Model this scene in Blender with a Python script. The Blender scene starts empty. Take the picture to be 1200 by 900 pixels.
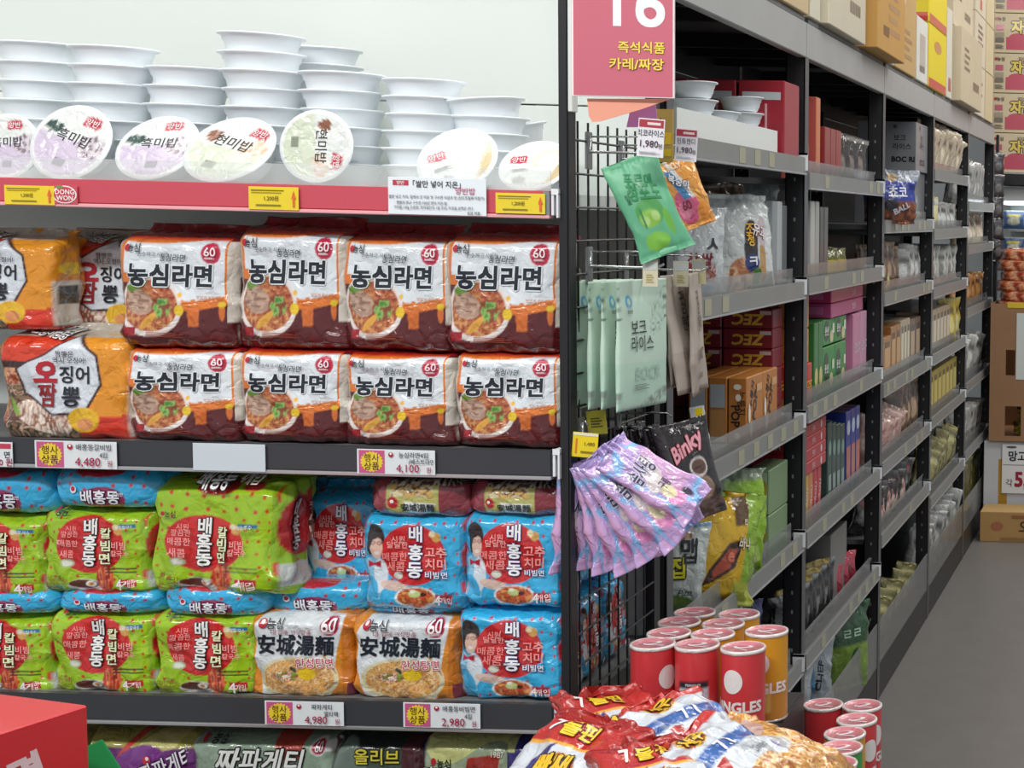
import bpy, bmesh, math, random
import numpy as np
from mathutils import Matrix, Vector
random.seed(7)
COL = bpy.context.scene.collection
sc = bpy.context.scene

# ------------------------------------------------------------------ camera, world, lights
F = 1800.0; PITCH = .07644; ROLL = .02485; YAW = .00381; CX = 1365.24; CY = 399.51; H = 1.75
A = .987; D0 = 2.571; Y0 = 3.068; BAY = 1.18
_r0 = Vector((math.cos(YAW), -math.sin(YAW), 0)); _f0 = Vector((math.sin(YAW), math.cos(YAW), 0))
_fw = _f0 * math.cos(PITCH) - Vector((0, 0, math.sin(PITCH)))
_up = _f0 * math.sin(PITCH) + Vector((0, 0, math.cos(PITCH)))
C_R = _r0 * math.cos(ROLL) + _up * math.sin(ROLL)
C_U = -_r0 * math.sin(ROLL) + _up * math.cos(ROLL)
C_F = _fw
cam_d = bpy.data.cameras.new('camera'); cam = bpy.data.objects.new('camera', cam_d); COL.objects.link(cam)
cam.matrix_world = Matrix(((C_R.x, C_U.x, -C_F.x, 0), (C_R.y, C_U.y, -C_F.y, 0), (C_R.z, C_U.z, -C_F.z, H), (0, 0, 0, 1)))
cam_d.sensor_fit = 'HORIZONTAL'; cam_d.sensor_width = 36; cam_d.lens = F / 1200 * 36
cam_d.shift_x = (600 - CX) / 1200; cam_d.shift_y = (CY - 450) / 1200
cam_d.clip_start = .05; cam_d.clip_end = 100
sc.camera = cam
sc.view_settings.view_transform = 'Standard'; sc.view_settings.look = 'None'
sc.view_settings.gamma = 1; sc.view_settings.use_curve_mapping = False
sc.view_settings.exposure = 0.13
w = bpy.data.worlds.new('world'); sc.world = w; w.use_nodes = True
w.node_tree.nodes['Background'].inputs[0].default_value = (.93, .97, 1, 1)
w.node_tree.nodes['Background'].inputs[1].default_value = .42
def area(x, y, z, sx, sy, power, tx=0, ty=0, tz=0, col=(1, .98, .95)):
    l = bpy.data.lights.new('ceiling_lamp', 'AREA'); l.shape = 'RECTANGLE'; l.size = sx; l.size_y = sy
    l.energy = power; l.color = col
    o = bpy.data.objects.new('ceiling_lamp', l); o.location = (x, y, z); COL.objects.link(o)
    o.rotation_euler = (Vector((tx, ty, tz)) - Vector((x, y, z))).to_track_quat('-Z', 'Y').to_euler()
area(-2.4, -.4, 4.1, 1.8, .2, 62, -2.0, 2.6, .9)
area(-.6, -.4, 4.1, 1.8, .2, 62, -1.2, 2.6, .9)
area(-1.7, 1.9, 4.2, 3.0, .2, 22, -1.7, 2.2, 0)
area(.55, 3.4, 4.1, .2, 2.4, 58, -.9, 3.9, .9)
area(.55, 6.4, 4.1, .2, 2.4, 58, -.9, 6.8, .9)
area(.6, 8.9, 4.1, 1.4, .3, 44, .2, 9.6, .5)

# ------------------------------------------------------------------ helpers
def ray(u, v):
    a = (u - CX) / F; b = (v - CY) / F
    return C_F + C_R * a - C_U * b
def at(u, v, Y):
    d = ray(u, v); t = Y / d.y
    return Vector((0, 0, H)) + d * t
def side(u, v, X=-A):
    d = ray(u, v); t = X / d.x
    return Vector((0, 0, H)) + d * t
def lin(c):
    if isinstance(c, str):
        c = [int(c[i:i + 2], 16) / 255 for i in (0, 2, 4)]
    return tuple(x / 12.92 if x <= .04045 else ((x + .055) / 1.055) ** 2.4 for x in c[:3])
L_ = {}
def L(c):
    if c not in L_: L_[c] = np.array(lin(c))
    return L_[c]

_mat = {}
def mat(name, color=None, rough=.5, metal=0, coat=0, bump=0, bscale=40, attr=False, alpha=1, spec=.5, noise=0, trans=0, emit=0, crease=0):
    if name in _mat: return _mat[name]
    m = bpy.data.materials.new(name); m.use_nodes = True; nt = m.node_tree; b = nt.nodes['Principled BSDF']
    b.inputs['Roughness'].default_value = rough; b.inputs['Metallic'].default_value = metal
    b.inputs['Coat Weight'].default_value = coat; b.inputs['Coat Roughness'].default_value = .12
    b.inputs['Specular IOR Level'].default_value = spec
    tc = nt.nodes.new('ShaderNodeTexCoord')
    src = None
    if attr:
        at_ = nt.nodes.new('ShaderNodeAttribute'); at_.attribute_name = 'Col'; src = at_.outputs['Color']
    elif color is not None:
        rgb = nt.nodes.new('ShaderNodeRGB'); rgb.outputs[0].default_value = (*lin(color), 1); src = rgb.outputs[0]
    if noise:
        n = nt.nodes.new('ShaderNodeTexNoise'); n.inputs['Scale'].default_value = 9; n.inputs['Detail'].default_value = 6
        nt.links.new(tc.outputs['Object'], n.inputs['Vector'])
        mr = nt.nodes.new('ShaderNodeMapRange'); mr.inputs['To Min'].default_value = 1 - noise; mr.inputs['To Max'].default_value = 1 + noise
        nt.links.new(n.outputs['Fac'], mr.inputs['Value'])
        mx = nt.nodes.new('ShaderNodeMix'); mx.data_type = 'RGBA'; mx.blend_type = 'MULTIPLY'; mx.inputs[0].default_value = 1
        nt.links.new(src, mx.inputs[6]); nt.links.new(mr.outputs[0], mx.inputs[7]); src = mx.outputs[2]
    if src: nt.links.new(src, b.inputs['Base Color'])
    if bump:
        n = nt.nodes.new('ShaderNodeTexNoise'); n.inputs['Scale'].default_value = bscale; n.inputs['Detail'].default_value = 3
        n.inputs['Distortion'].default_value = .6
        nt.links.new(tc.outputs['Object'], n.inputs['Vector'])
        bp = nt.nodes.new('ShaderNodeBump'); bp.inputs['Strength'].default_value = bump; bp.inputs['Distance'].default_value = .004
        hsrc = n.outputs['Fac']
        if crease:
            vo = nt.nodes.new('ShaderNodeTexVoronoi'); vo.feature = 'DISTANCE_TO_EDGE'; vo.inputs['Scale'].default_value = crease
            wv = nt.nodes.new('ShaderNodeVectorMath'); wv.operation = 'MULTIPLY_ADD'; wv.inputs[1].default_value = (.05, .05, .05)
            nt.links.new(n.outputs['Color'], wv.inputs[0]); nt.links.new(tc.outputs['Object'], wv.inputs[2]); nt.links.new(wv.outputs[0], vo.inputs['Vector'])
            mn = nt.nodes.new('ShaderNodeMath'); mn.operation = 'MINIMUM'; mn.inputs[1].default_value = .22; nt.links.new(vo.outputs['Distance'], mn.inputs[0])
            ma = nt.nodes.new('ShaderNodeMath'); ma.operation = 'MULTIPLY_ADD'; ma.inputs[1].default_value = 3.2; nt.links.new(mn.outputs[0], ma.inputs[0]); nt.links.new(hsrc, ma.inputs[2]); hsrc = ma.outputs[0]
        nt.links.new(hsrc, bp.inputs['Height']); nt.links.new(bp.outputs[0], b.inputs['Normal'])
    if trans:
        b.inputs['Transmission Weight'].default_value = trans; b.inputs['IOR'].default_value = 1.1
    if alpha < 1: b.inputs['Alpha'].default_value = alpha
    if emit:
        b.inputs['Emission Color'].default_value = (*lin(color), 1); b.inputs['Emission Strength'].default_value = emit
    _mat[name] = m; return m
FILM = mat('printed_film', attr=True, rough=.2, coat=.7, bump=.6, bscale=34, spec=.6, crease=20)
MATTE = mat('matte_pouch_film', attr=True, rough=.42, bump=.2, bscale=30)
INK = mat('printed_ink', attr=True, rough=.35, coat=.3)
CARD = mat('printed_cardboard', attr=True, rough=.6, noise=.05)
GLOSSCARD = mat('glossy_cardboard', attr=True, rough=.35, coat=.2)
BLACK = mat('black_powder_coat', '202124', .38, bump=.05, bscale=300)
GREYRAIL = mat('grey_price_rail', '868786', .42, noise=.10)
DARKRAIL = mat('charcoal_price_rail', '3a3d42', .35, noise=.05)
REDRAIL = mat('rose_price_rail', 'c5505e', .35)
BEAM = mat('grey_beam_paint', 'a4a6a6', .4, noise=.08)
SHELFM = mat('grey_shelf_board', '6e6f70', .5, noise=.1)
ALU = mat('aluminium_trim', 'c9cbcd', .3, metal=.7)
WHITEP = mat('white_panel', 'd6dcd9', .45)
CLIP = mat('white_plastic_clip', 'e4e8ec', .4)
CLEAR = mat('clear_plastic', 'dfe6e6', .08, alpha=.28)
CLEARG = mat('clear_grey_plastic', 'a8aaa9', .12, alpha=.42)
CHROME = mat('chrome_wire', 'c4c6c8', .22, metal=.9)
WIRE = mat('black_wire', '17181b', .4)
BOWLM = mat('white_bowl_plastic', 'ebf1f5', .38)

def mesh_obj(name, verts, faces, m, parent=None, smooth=False, colors=None, loc=None):
    me = bpy.data.meshes.new(name); me.from_pydata([tuple(v) for v in verts], [], [tuple(f) for f in faces])
    if colors is not None:
        a = me.color_attributes.new('Col', 'FLOAT_COLOR', 'POINT')
        c = np.ones((len(verts), 4), np.float32); c[:, :3] = colors; a.data.foreach_set('color', c.ravel())
    if smooth: me.polygons.foreach_set('use_smooth', [True] * len(me.polygons))
    me.materials.append(m)
    return link(name, me, parent, loc)
def link(name, me, parent=None, loc=None):
    o = bpy.data.objects.new(name, me); COL.objects.link(o)
    if name in ('lettering', 'side_print', 'date_print'): o['kind'] = 'stuff'
    if parent: o.parent = parent
    if loc is not None: o.location = loc
    return o
def empty(name, loc=(0, 0, 0)):
    o = bpy.data.objects.new(name, None); o.location = loc; COL.objects.link(o); return o
def tag(o, label, cat, group=None, kind=None):
    o['label'] = label; o['category'] = cat
    if group: o['group'] = group
    if kind: o['kind'] = kind
    return o
def structure(o): o['kind'] = 'structure'; return o
def copy_tree(o, parent=None):
    c = o.copy(); COL.objects.link(c); c.parent = parent
    for ch in o.children: copy_tree(ch, c)
    return c
class MB:
    def __init__(s): s.v = []; s.f = []
    def box(s, x0, x1, y0, y1, z0, z1):
        n = len(s.v)
        s.v += [(x0, y0, z0), (x1, y0, z0), (x1, y1, z0), (x0, y1, z0), (x0, y0, z1), (x1, y0, z1), (x1, y1, z1), (x0, y1, z1)]
        s.f += [tuple(n + i for i in q) for q in ((0, 3, 2, 1), (4, 5, 6, 7), (0, 1, 5, 4), (1, 2, 6, 5), (2, 3, 7, 6), (3, 0, 4, 7))]
        return s
    def tube(s, pts, r, seg=6):
        pts = [Vector(p) for p in pts]; n0 = len(s.v)
        for i, p in enumerate(pts):
            t = (pts[min(i + 1, len(pts) - 1)] - pts[max(i - 1, 0)]).normalized()
            u = t.cross(Vector((0, 0, 1)));
            if u.length < .1: u = t.cross(Vector((1, 0, 0)))
            u.normalize(); q = t.cross(u)
            for k in range(seg):
                a = 2 * math.pi * k / seg; s.v.append(tuple(p + u * (r * math.cos(a)) + q * (r * math.sin(a))))
        for i in range(len(pts) - 1):
            for k in range(seg):
                a = n0 + i * seg + k; b = n0 + i * seg + (k + 1) % seg
                s.f.append((a, b, b + seg, a + seg))
        s.f.append(tuple(n0 + k for k in range(seg))[::-1]); e = n0 + (len(pts) - 1) * seg
        s.f.append(tuple(e + k for k in range(seg)))
        return s
    def build(s, name, m, parent=None, smooth=False, loc=None): return mesh_obj(name, s.v, s.f, m, parent, smooth, None, loc)
def bevel_box(name, x0, x1, y0, y1, z0, z1, m, parent=None, bev=.003):
    bm = bmesh.new(); bmesh.ops.create_cube(bm, size=1)
    for v in bm.verts: v.co = Vector(((x0 + x1) / 2 + v.co.x * (x1 - x0), (y0 + y1) / 2 + v.co.y * (y1 - y0), (z0 + z1) / 2 + v.co.z * (z1 - z0)))
    bmesh.ops.bevel(bm, geom=bm.edges[:], offset=min(bev, abs(x1 - x0) / 3, abs(y1 - y0) / 3, abs(z1 - z0) / 3), segments=2, affect='EDGES')
    me = bpy.data.meshes.new(name); bm.to_mesh(me); bm.free(); me.materials.append(m)
    return link(name, me, parent)

# ---- numpy value noise
def _h(ix, iy, iz, seed):
    h = (ix * 374761393 + iy * 668265263 + iz * 2147483647 + seed * 974711) & 0xffffffff
    h = ((h ^ (h >> 13)) * 1274126177) & 0xffffffff
    h = ((h ^ (h >> 16)) * 2246822519) & 0xffffffff
    return ((h ^ (h >> 15)) & 0xffff) / 65535.0
def vn(x, y, z, seed=0):
    x, y, z = np.broadcast_arrays(np.asarray(x, float), np.asarray(y, float), np.asarray(z, float))
    ix = np.floor(x).astype(np.int64); iy = np.floor(y).astype(np.int64); iz = np.floor(z).astype(np.int64)
    fx = x - ix; fy = y - iy; fz = z - iz
    fx = fx * fx * (3 - 2 * fx); fy = fy * fy * (3 - 2 * fy); fz = fz * fz * (3 - 2 * fz)
    r = 0
    for dx in (0, 1):
        for dy in (0, 1):
            for dz in (0, 1):
                r = r + _h(ix + dx, iy + dy, iz + dz, seed) * (fx if dx else 1 - fx) * (fy if dy else 1 - fy) * (fz if dz else 1 - fz)
    return r
def ss(x): x = np.clip(x, 0, 1); return x * x * (3 - 2 * x)

# ---- flexible bags: cross-section = superellipse, profile by kind
class Bag:
    def __init__(s, W, Hh, D, kind='brick', n=5., crump=.004, seed=1, zig=True):
        s.W, s.H, s.D, s.kind, s.n, s.c, s.seed = W, Hh, D, kind, n, crump, seed
    def pos(s, a, b, v):
        a, b, v = np.broadcast_arrays(np.asarray(a, float), np.asarray(b, float), np.asarray(v, float))
        k = (np.abs(a) ** s.n + np.abs(b) ** s.n) ** (-1 / s.n)
        yo = 0
        if s.kind == 'brick':
            e = np.clip(1 - np.abs(2 * np.clip(v, 0, .93) / .93 - 1) ** 9, 0, 1) ** (1 / 3)
            dp = .05 + .95 * e; wp = .955 + .045 * e - .03 * ss((v - .93) / .03) * (1 - ss((v - .97) / .03))
            yo = s.D * .34 * ss((v - .80) / .2)
        elif s.kind == 'slab':
            e = np.clip(1 - np.abs(2 * v - 1) ** 3, 0, 1) ** (1 / 2.2); dp = .55 + .45 * e; wp = .8 + .2 * e
        elif s.kind == 'pillow':
            t = np.clip((v - .055) / .89, 0, 1); e = np.sin(math.pi * t) ** .55
            dp = .03 + .97 * e; wp = 1 - .09 * e
        elif s.kind == 'pouch':
            t = np.clip(v / .86, 0, 1); e = np.sin(math.pi * (t ** .75)) ** .6
            dp = .1 + .9 * e; wp = 1 - .05 * e
        elif s.kind == 'sack':      # stands on a flat base, tapering to a thin top seal
            t = np.clip(v / .93, 0, 1); e = (1 - t ** 2.4) * np.clip(v / .05, 0.5, 1); dp = .04 + .96 * e; wp = 1 - .06 * np.sin(math.pi * t)
        x = s.W / 2 * a * k * wp; y = s.D / 2 * b * k * dp + yo; z = s.H * v
        q = s.seed * 7.3
        big = vn(x / .06 + q, y / .06, z / .06, s.seed) - .5
        rid = 1 - np.abs(2 * vn(x / .035 + q, y / .035 + 3, z / .05 + .4 * x / .035, s.seed + 5) - 1) * 2
        fine = vn(x / .014 + q, y / .014, z / .018, s.seed + 9) - .5
        edge = .35 + .9 * np.clip(np.abs(2 * v - 1) ** 3 + .6 * np.abs(a) ** 4, 0, 1)
        d = s.c * (1.3 * big + edge * (.9 * rid + .7 * fine))
        if s.kind in ('pillow', 'brick', 'sack'):
            cr = np.sin(x / s.W * 40 + 3 * big) * ss((v - .86) / .1) + np.sin(x / s.W * 34 + 4 * big) * (1 - ss(v / .12))
            d = d + s.c * .35 * cr * (dp < .9)
        l = np.sqrt((a * k) ** 2 + (b * k) ** 2) + 1e-6
        x = x + d * a * k / l; y = y + d * b * k / l * np.where(np.asarray(s.D) < .02, .4, 1)
        z = z + s.c * 1.2 * (vn(x / .05 + q, y / .05, 1.7, s.seed + 2) - .5) * (np.abs(2 * v - 1) > .9)
        return np.stack([x, y, z], -1)
    def surf(s, face='front'):
        def f(u, v):
            if face == 'front': return s.pos(2 * u - 1, -1, v)
            if face == 'right': return s.pos(1, 2 * u - 1, v)
            return s.pos(-1, 1 - 2 * u, v)
        f.W = s.W if face == 'front' else s.D; f.H = s.H; f.curved = True
        return f
    def mesh(s, name, paint, nF=80, nR=80, nS=16, side=None, m=None):
        nL = max(4, nS // 2); nB = max(4, nS // 3)
        a = []; b = []; fid = []; fu = []
        for i in range(nF): t = i / nF; a.append(2 * t - 1); b.append(-1); fid.append(0); fu.append(t)
        for i in range(nS): t = i / nS; a.append(1); b.append(2 * t - 1); fid.append(1); fu.append(t)
        for i in range(nB): t = i / nB; a.append(1 - 2 * t); b.append(1); fid.append(2); fu.append(t)
        for i in range(nL): t = i / nL; a.append(-1); b.append(1 - 2 * t); fid.append(3); fu.append(t)
        N = len(a); a = np.array(a); b = np.array(b); fid = np.array(fid); fu = np.array(fu)
        v = np.linspace(0, 1, nR + 1)
        AA = np.tile(a, nR + 1); BB = np.tile(b, nR + 1); VV = np.repeat(v, N)
        P = s.pos(AA, BB, VV); fi = np.tile(fid, nR + 1); U = np.tile(fu, nR + 1)
        hx, hy = .3 / nF, .3 / nR
        aa = lambda f, u_, v_: (f(u_ - hx, v_ - hy) + f(u_ + hx, v_ - hy) + f(u_ - hx, v_ + hy) + f(u_ + hx, v_ + hy)) / 4
        col = aa(paint, U, VV)
        sd = side if side else (lambda u, v: paint(np.zeros_like(u) + .985, v))
        for k in (1, 2, 3):
            q = fi == k
            col[q] = aa(sd, U[q], VV[q])
        i, j = np.meshgrid(np.arange(nR), np.arange(N), indexing='ij')
        p0 = i * N + j; p1 = i * N + (j + 1) % N
        fc = np.stack([p0, p1, p1 + N, p0 + N], -1).reshape(-1, 4).tolist()
        fc.append(list(range(N))[::-1]); fc.append([nR * N + k for k in range(N)])
        me = bpy.data.meshes.new(name); me.from_pydata(P.tolist(), [], fc)
        at_ = me.color_attributes.new('Col', 'FLOAT_COLOR', 'POINT')
        c = np.ones((len(P), 4), np.float32); c[:, :3] = col; at_.data.foreach_set('color', c.ravel())
        sm = [True] * (len(fc) - 2) + [False, False]; me.polygons.foreach_set('use_smooth', sm)
        me.materials.append(m or FILM); return me

# ---- painting helpers, x to the right and y up, both 0..1
def fill(x, c): return np.tile(L(c), (len(x), 1))
def put(col, mask, c):
    if isinstance(c, str): c = L(c)
    col[mask] = c if c.ndim == 1 else c[mask]
    return col
def ell(x, y, cx, cy, rx, ry, rot=0):
    dx = x - cx; dy = y - cy; c, s_ = math.cos(rot), math.sin(rot)
    return ((dx * c + dy * s_) / rx) ** 2 + ((-dx * s_ + dy * c) / ry) ** 2 < 1
def rect(x, y, x0, x1, y0, y1): return (x > x0) & (x < x1) & (y > y0) & (y < y1)
def poly(x, y, pts):
    r = np.zeros(len(x), bool); n = len(pts)
    for i in range(n):
        x1, y1 = pts[i]; x2, y2 = pts[(i + 1) % n]
        c = ((y1 > y) != (y2 > y)) & (x < (x2 - x1) * (y - y1) / ((y2 - y1) or 1e-9) + x1); r ^= c
    return r
def mixn(x, y, cols, fx=30, fy=30, seed=3):
    n = vn(x * fx, y * fy, 0, seed); n2 = vn(x * fx * 2.3, y * fy * 2.3, 5, seed + 1)
    k = np.clip((n * .7 + n2 * .3 - .22) / .56, 0, .999) * len(cols); k = k.astype(int)
    tab = np.array([L(c) for c in cols]); return tab[k]
def dots(col, x, y, c, n=7, r=.02, asp=1, seed=1):
    gx = x * n; gy = y * n / asp; ix = np.floor(gx).astype(np.int64); iy = np.floor(gy).astype(np.int64)
    jx = .25 + .5 * _h(ix, iy, ix * 0, seed); jy = .25 + .5 * _h(ix, iy, ix * 0 + 1, seed)
    return put(col, ((gx - ix - jx) ** 2 + (gy - iy - jy) ** 2) < (r * n) ** 2, c)
def bowl(col, x, y, cx, cy, rx, ry, cols, rim='efe9e2', fx=26, fy=26, seed=3, rot=0):
    put(col, ell(x, y, cx, cy, rx, ry, rot), rim)
    put(col, ell(x, y, cx, cy + ry * .03, rx * .88, ry * .86, rot), mixn(x, y, cols, fx, fy, seed))
    return col

# ---- text -> triangles
_txt = {}
def text_tris(s, bold=0., shear=0., space=1.):
    key = (s, bold, shear, space)
    if key in _txt: return _txt[key]
    cu = bpy.data.curves.new('t', 'FONT'); cu.body = s; cu.size = 1; cu.align_x = 'CENTER'; cu.align_y = 'CENTER'
    cu.offset = bold; cu.shear = shear; cu.resolution_u = 5 if s.isdigit() else 2; cu.space_character = space; cu.space_line = .82
    o = bpy.data.objects.new('t', cu); COL.objects.link(o)
    dg = bpy.context.evaluated_depsgraph_get(); me = bpy.data.meshes.new_from_object(o.evaluated_get(dg))
    bpy.data.objects.remove(o); bpy.data.curves.remove(cu)
    if len(me.vertices) == 0:
        r = (np.zeros((0, 2)), np.zeros((0, 3), int))
    else:
        me.calc_loop_triangles()
        v = np.array([p.co[:2] for p in me.vertices]); t = np.array([q.vertices[:] for q in me.loop_triangles])
        mid = (v.max(0) + v.min(0)) / 2; r = (v - mid, t)
    bpy.data.meshes.remove(me); _txt[key] = r; return r
def shape_tris(kind, n=20):
    if kind == 'rect':
        g = 5; v = [(i / g - .5, j / g - .5) for j in range(g + 1) for i in range(g + 1)]; t = []
        for j in range(g):
            for i in range(g):
                a = j * (g + 1) + i; t += [(a, a + 1, a + g + 2), (a, a + g + 2, a + g + 1)]
        return np.array(v), np.array(t)
    if kind == 'ell':
        v = [(0, 0)]; t = []
        for k in range(n): v.append((.25 * math.cos(2 * math.pi * k / n), .25 * math.sin(2 * math.pi * k / n)))
        for k in range(n): v.append((.5 * math.cos(2 * math.pi * k / n), .5 * math.sin(2 * math.pi * k / n)))
        for k in range(n):
            k2 = (k + 1) % n; t.append((0, 1 + k, 1 + k2)); t += [(1 + k, 1 + n + k, 1 + n + k2), (1 + k, 1 + n + k2, 1 + k2)]
        return np.array(v), np.array(t)
    if kind == 'burst':
        v = [(0, 0)]; t = []
        for k in range(2 * n): r = .5 if k % 2 else .43; v.append((r * math.cos(math.pi * k / n), r * math.sin(math.pi * k / n)))
        for k in range(2 * n): t.append((0, 1 + k, 1 + (k + 1) % (2 * n)))
        return np.array(v), np.array(t)
    if kind == 'arrow':
        return np.array([(-.5, 0), (.5, 0), (0, .5), (-.22, -.5), (.22, -.5), (.22, 0), (-.22, 0)]), np.array([(0, 1, 2), (3, 4, 5), (3, 5, 6)])
    if kind == 'bars':
        v = []; t = []; xs = np.linspace(-.5, .5, 17)
        for k in range(0, 16, 2): n0 = len(v); v += [(xs[k], -.5), (xs[k + 1], -.5), (xs[k + 1], .5), (xs[k], .5)]; t += [(n0, n0 + 1, n0 + 2), (n0, n0 + 2, n0 + 3)]
        return np.array(v), np.array(t)
    if kind == 'lines':
        v = []; t = []; ys = np.linspace(-.5, .5, 8)
        for k in range(0, 7, 2): n0 = len(v); v += [(-.5, ys[k]), (.5 - .1 * (k % 4), ys[k]), (.5 - .1 * (k % 4), ys[k + 1]), (-.5, ys[k + 1])]; t += [(n0, n0 + 1, n0 + 2), (n0, n0 + 2, n0 + 3)]
        return np.array(v), np.array(t)
def sub(v, t):
    e = {}; v = [tuple(p) for p in v]; nt = []
    def mid(i, j):
        k = (min(i, j), max(i, j))
        if k not in e: e[k] = len(v); v.append(((v[i][0] + v[j][0]) / 2, (v[i][1] + v[j][1]) / 2))
        return e[k]
    for a, b, c in t:
        a, b, c = int(a), int(b), int(c); ab, bc, ca = mid(a, b), mid(b, c), mid(c, a)
        nt += [(a, ab, ca), (ab, b, bc), (ca, bc, c), (ab, bc, ca)]
    return np.array(v), np.array(nt)
# item: (kind, x, y, sx, sy, colour, options) sizes in metres for shapes; text: ('t:STRING', x, y, size, stretch, colour, options)
def refine(vt, h):
    v, t = vt[:2]
    for _ in range(3):
        if len(t) == 0: return v, t
        p = v[t]; e = np.linalg.norm(p - p[:, [1, 2, 0]], axis=2).max(1); big = e > h
        if not big.any(): break
        q = p[big]; m = (q + q[:, [1, 2, 0]]) / 2; a, b, c = q[:, 0], q[:, 1], q[:, 2]; ab, bc, ca = m[:, 0], m[:, 1], m[:, 2]
        new = np.concatenate([np.stack(x, 1) for x in ((a, ab, ca), (ab, b, bc), (ca, bc, c), (ab, bc, ca))])
        t = np.concatenate([t[~big], len(v) + np.arange(len(new) * 3).reshape(-1, 3)]); v = np.concatenate([v, new.reshape(-1, 2)])
    return v, t
def fat(vt, r, n):
    v, t = vt
    if len(v) == 0 or r <= 0: return vt
    V = [v]; T = [t]
    for k in range(n):
        a = 2 * math.pi * k / n + (.785 if n == 4 else 0); V.append(v + np.array([r * math.cos(a), r * math.sin(a)])); T.append(t + len(v) * (k + 1))
    return np.concatenate(V), np.concatenate(T), np.repeat(np.arange(n + 1), len(v)) * .00005
def lettering(surf, items, off=.0009, m=None):
    V = []; T = []; Cc = []; n = 0; lay = 0
    for it in items:
        kind, x, y, sx, sy, c = it[:6]; o = it[6] if len(it) > 6 else {}
        todo = []
        if kind.startswith('t:'):
            sh = o.get('shear', 0); b = o.get('bold', .02) * .55; sp = o.get('space', 1); base = text_tris(kind[2:], 0, sh, sp)
            if getattr(surf, 'curved', False): base = refine(base, .0055 / sx)
            if 'out' in o: todo.append((fat(base, b + o.get('ow', .05) * .75, 8), (sx * sy, sx), o['out']))
            todo.append((fat(base, b, 4), (sx * sy, sx), c))
        else: todo.append((shape_tris(kind), (sx, sy), c))
        for vt, (kx, ky), cc in todo:
            v, t = vt[:2]; ex = vt[2] if len(vt) > 2 else np.zeros(len(v))
            if len(v) == 0: continue
            p = v * np.array([kx, ky]); r = o.get('rot', 0)
            if r: cr, sr = math.cos(r), math.sin(r); p = np.stack([p[:, 0] * cr - p[:, 1] * sr, p[:, 0] * sr + p[:, 1] * cr], -1)
            u = x + p[:, 0] / surf.W; w_ = y + p[:, 1] / surf.H
            u = np.clip(u, .012, .988); w_ = np.clip(w_, .004, .996)
            P = surf(u, w_); e = .004
            du = surf(u + e, w_) - surf(u - e, w_); dv = surf(u, w_ + e) - surf(u, w_ - e)
            nn = np.cross(du, dv); nn /= np.linalg.norm(nn, axis=1)[:, None] + 1e-12
            P = P + nn * ((off + .0006 if getattr(surf, 'curved', False) else off) + lay * .00022 + ex)[:, None]
            V.append(P); T.append(t + n); n += len(v); Cc.append(np.tile(L(cc), (len(v), 1))); lay += 2 if ex.any() else 1
    if not V: return None
    V = np.concatenate(V); T = np.concatenate(T); Cc = np.concatenate(Cc)
    me = bpy.data.meshes.new('lettering'); me.from_pydata(V.tolist(), [], T.tolist())
    a = me.color_attributes.new('Col', 'FLOAT_COLOR', 'POINT')
    q = np.ones((len(V), 4), np.float32); q[:, :3] = Cc; a.data.foreach_set('color', q.ravel())
    me.materials.append(m or INK); return me

# ---- boxes (local: front = -y, base centre at origin)
def box_surf(w_, d, h, face='front'):
    if face == 'front': f = lambda u, v: np.stack([(u - .5) * w_, u * 0 - d / 2, v * h], -1)
    elif face == 'right': f = lambda u, v: np.stack([u * 0 + w_ / 2, (u - .5) * d, v * h], -1)
    elif face == 'left': f = lambda u, v: np.stack([u * 0 - w_ / 2, (.5 - u) * d, v * h], -1)
    else: f = lambda u, v: np.stack([(u - .5) * w_, (v - .5) * d, u * 0 + h], -1)
    f.W = d if face in ('left', 'right') else w_; f.H = d if face == 'top' else h
    return f
def box_mesh(name, w_, d, h, c, top=None, left=None, right=None, bev=.0025, m=None):
    bm = bmesh.new(); bmesh.ops.create_cube(bm, size=1)
    for v in bm.verts: v.co = Vector((v.co.x * w_, v.co.y * d, (v.co.z + .5) * h))
    bmesh.ops.bevel(bm, geom=bm.edges[:], offset=bev, segments=1, affect='EDGES')
    me = bpy.data.meshes.new(name); bm.to_mesh(me); bm.free()
    a = me.color_attributes.new('Col', 'FLOAT_COLOR', 'CORNER')
    for p in me.polygons:
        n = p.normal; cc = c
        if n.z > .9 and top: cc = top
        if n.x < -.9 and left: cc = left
        if n.x > .9 and right: cc = right
        l = L(cc)
        for li in p.loop_indices: a.data[li].color = (*l, 1)
    me.materials.append(m or GLOSSCARD); return me
def box_thing(name, w_, d, h, c, items=None, left_items=None, right_items=None, top_items=None, **k):
    o = link(name, box_mesh(name, w_, d, h, c, **k))
    for its, f in ((items, 'front'), (left_items, 'left'), (right_items, 'right'), (top_items, 'top')):
        if its:
            lm = lettering(box_surf(w_, d, h, f), its, .0006)
            if lm: link('lettering' if f == 'front' else 'side_print', lm, o)
    return o
def bag_thing(name, bag, paint, items=None, side=None, right_items=None, nF=72, nR=72, m=None):
    o = link(name, bag.mesh(name, paint, nF, nR, max(6, nF // 5), side, m))
    if items: link('lettering', lettering(bag.surf('front'), items), o)
    if right_items: link('side_print', lettering(bag.surf('right'), right_items), o)
    return o

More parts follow.
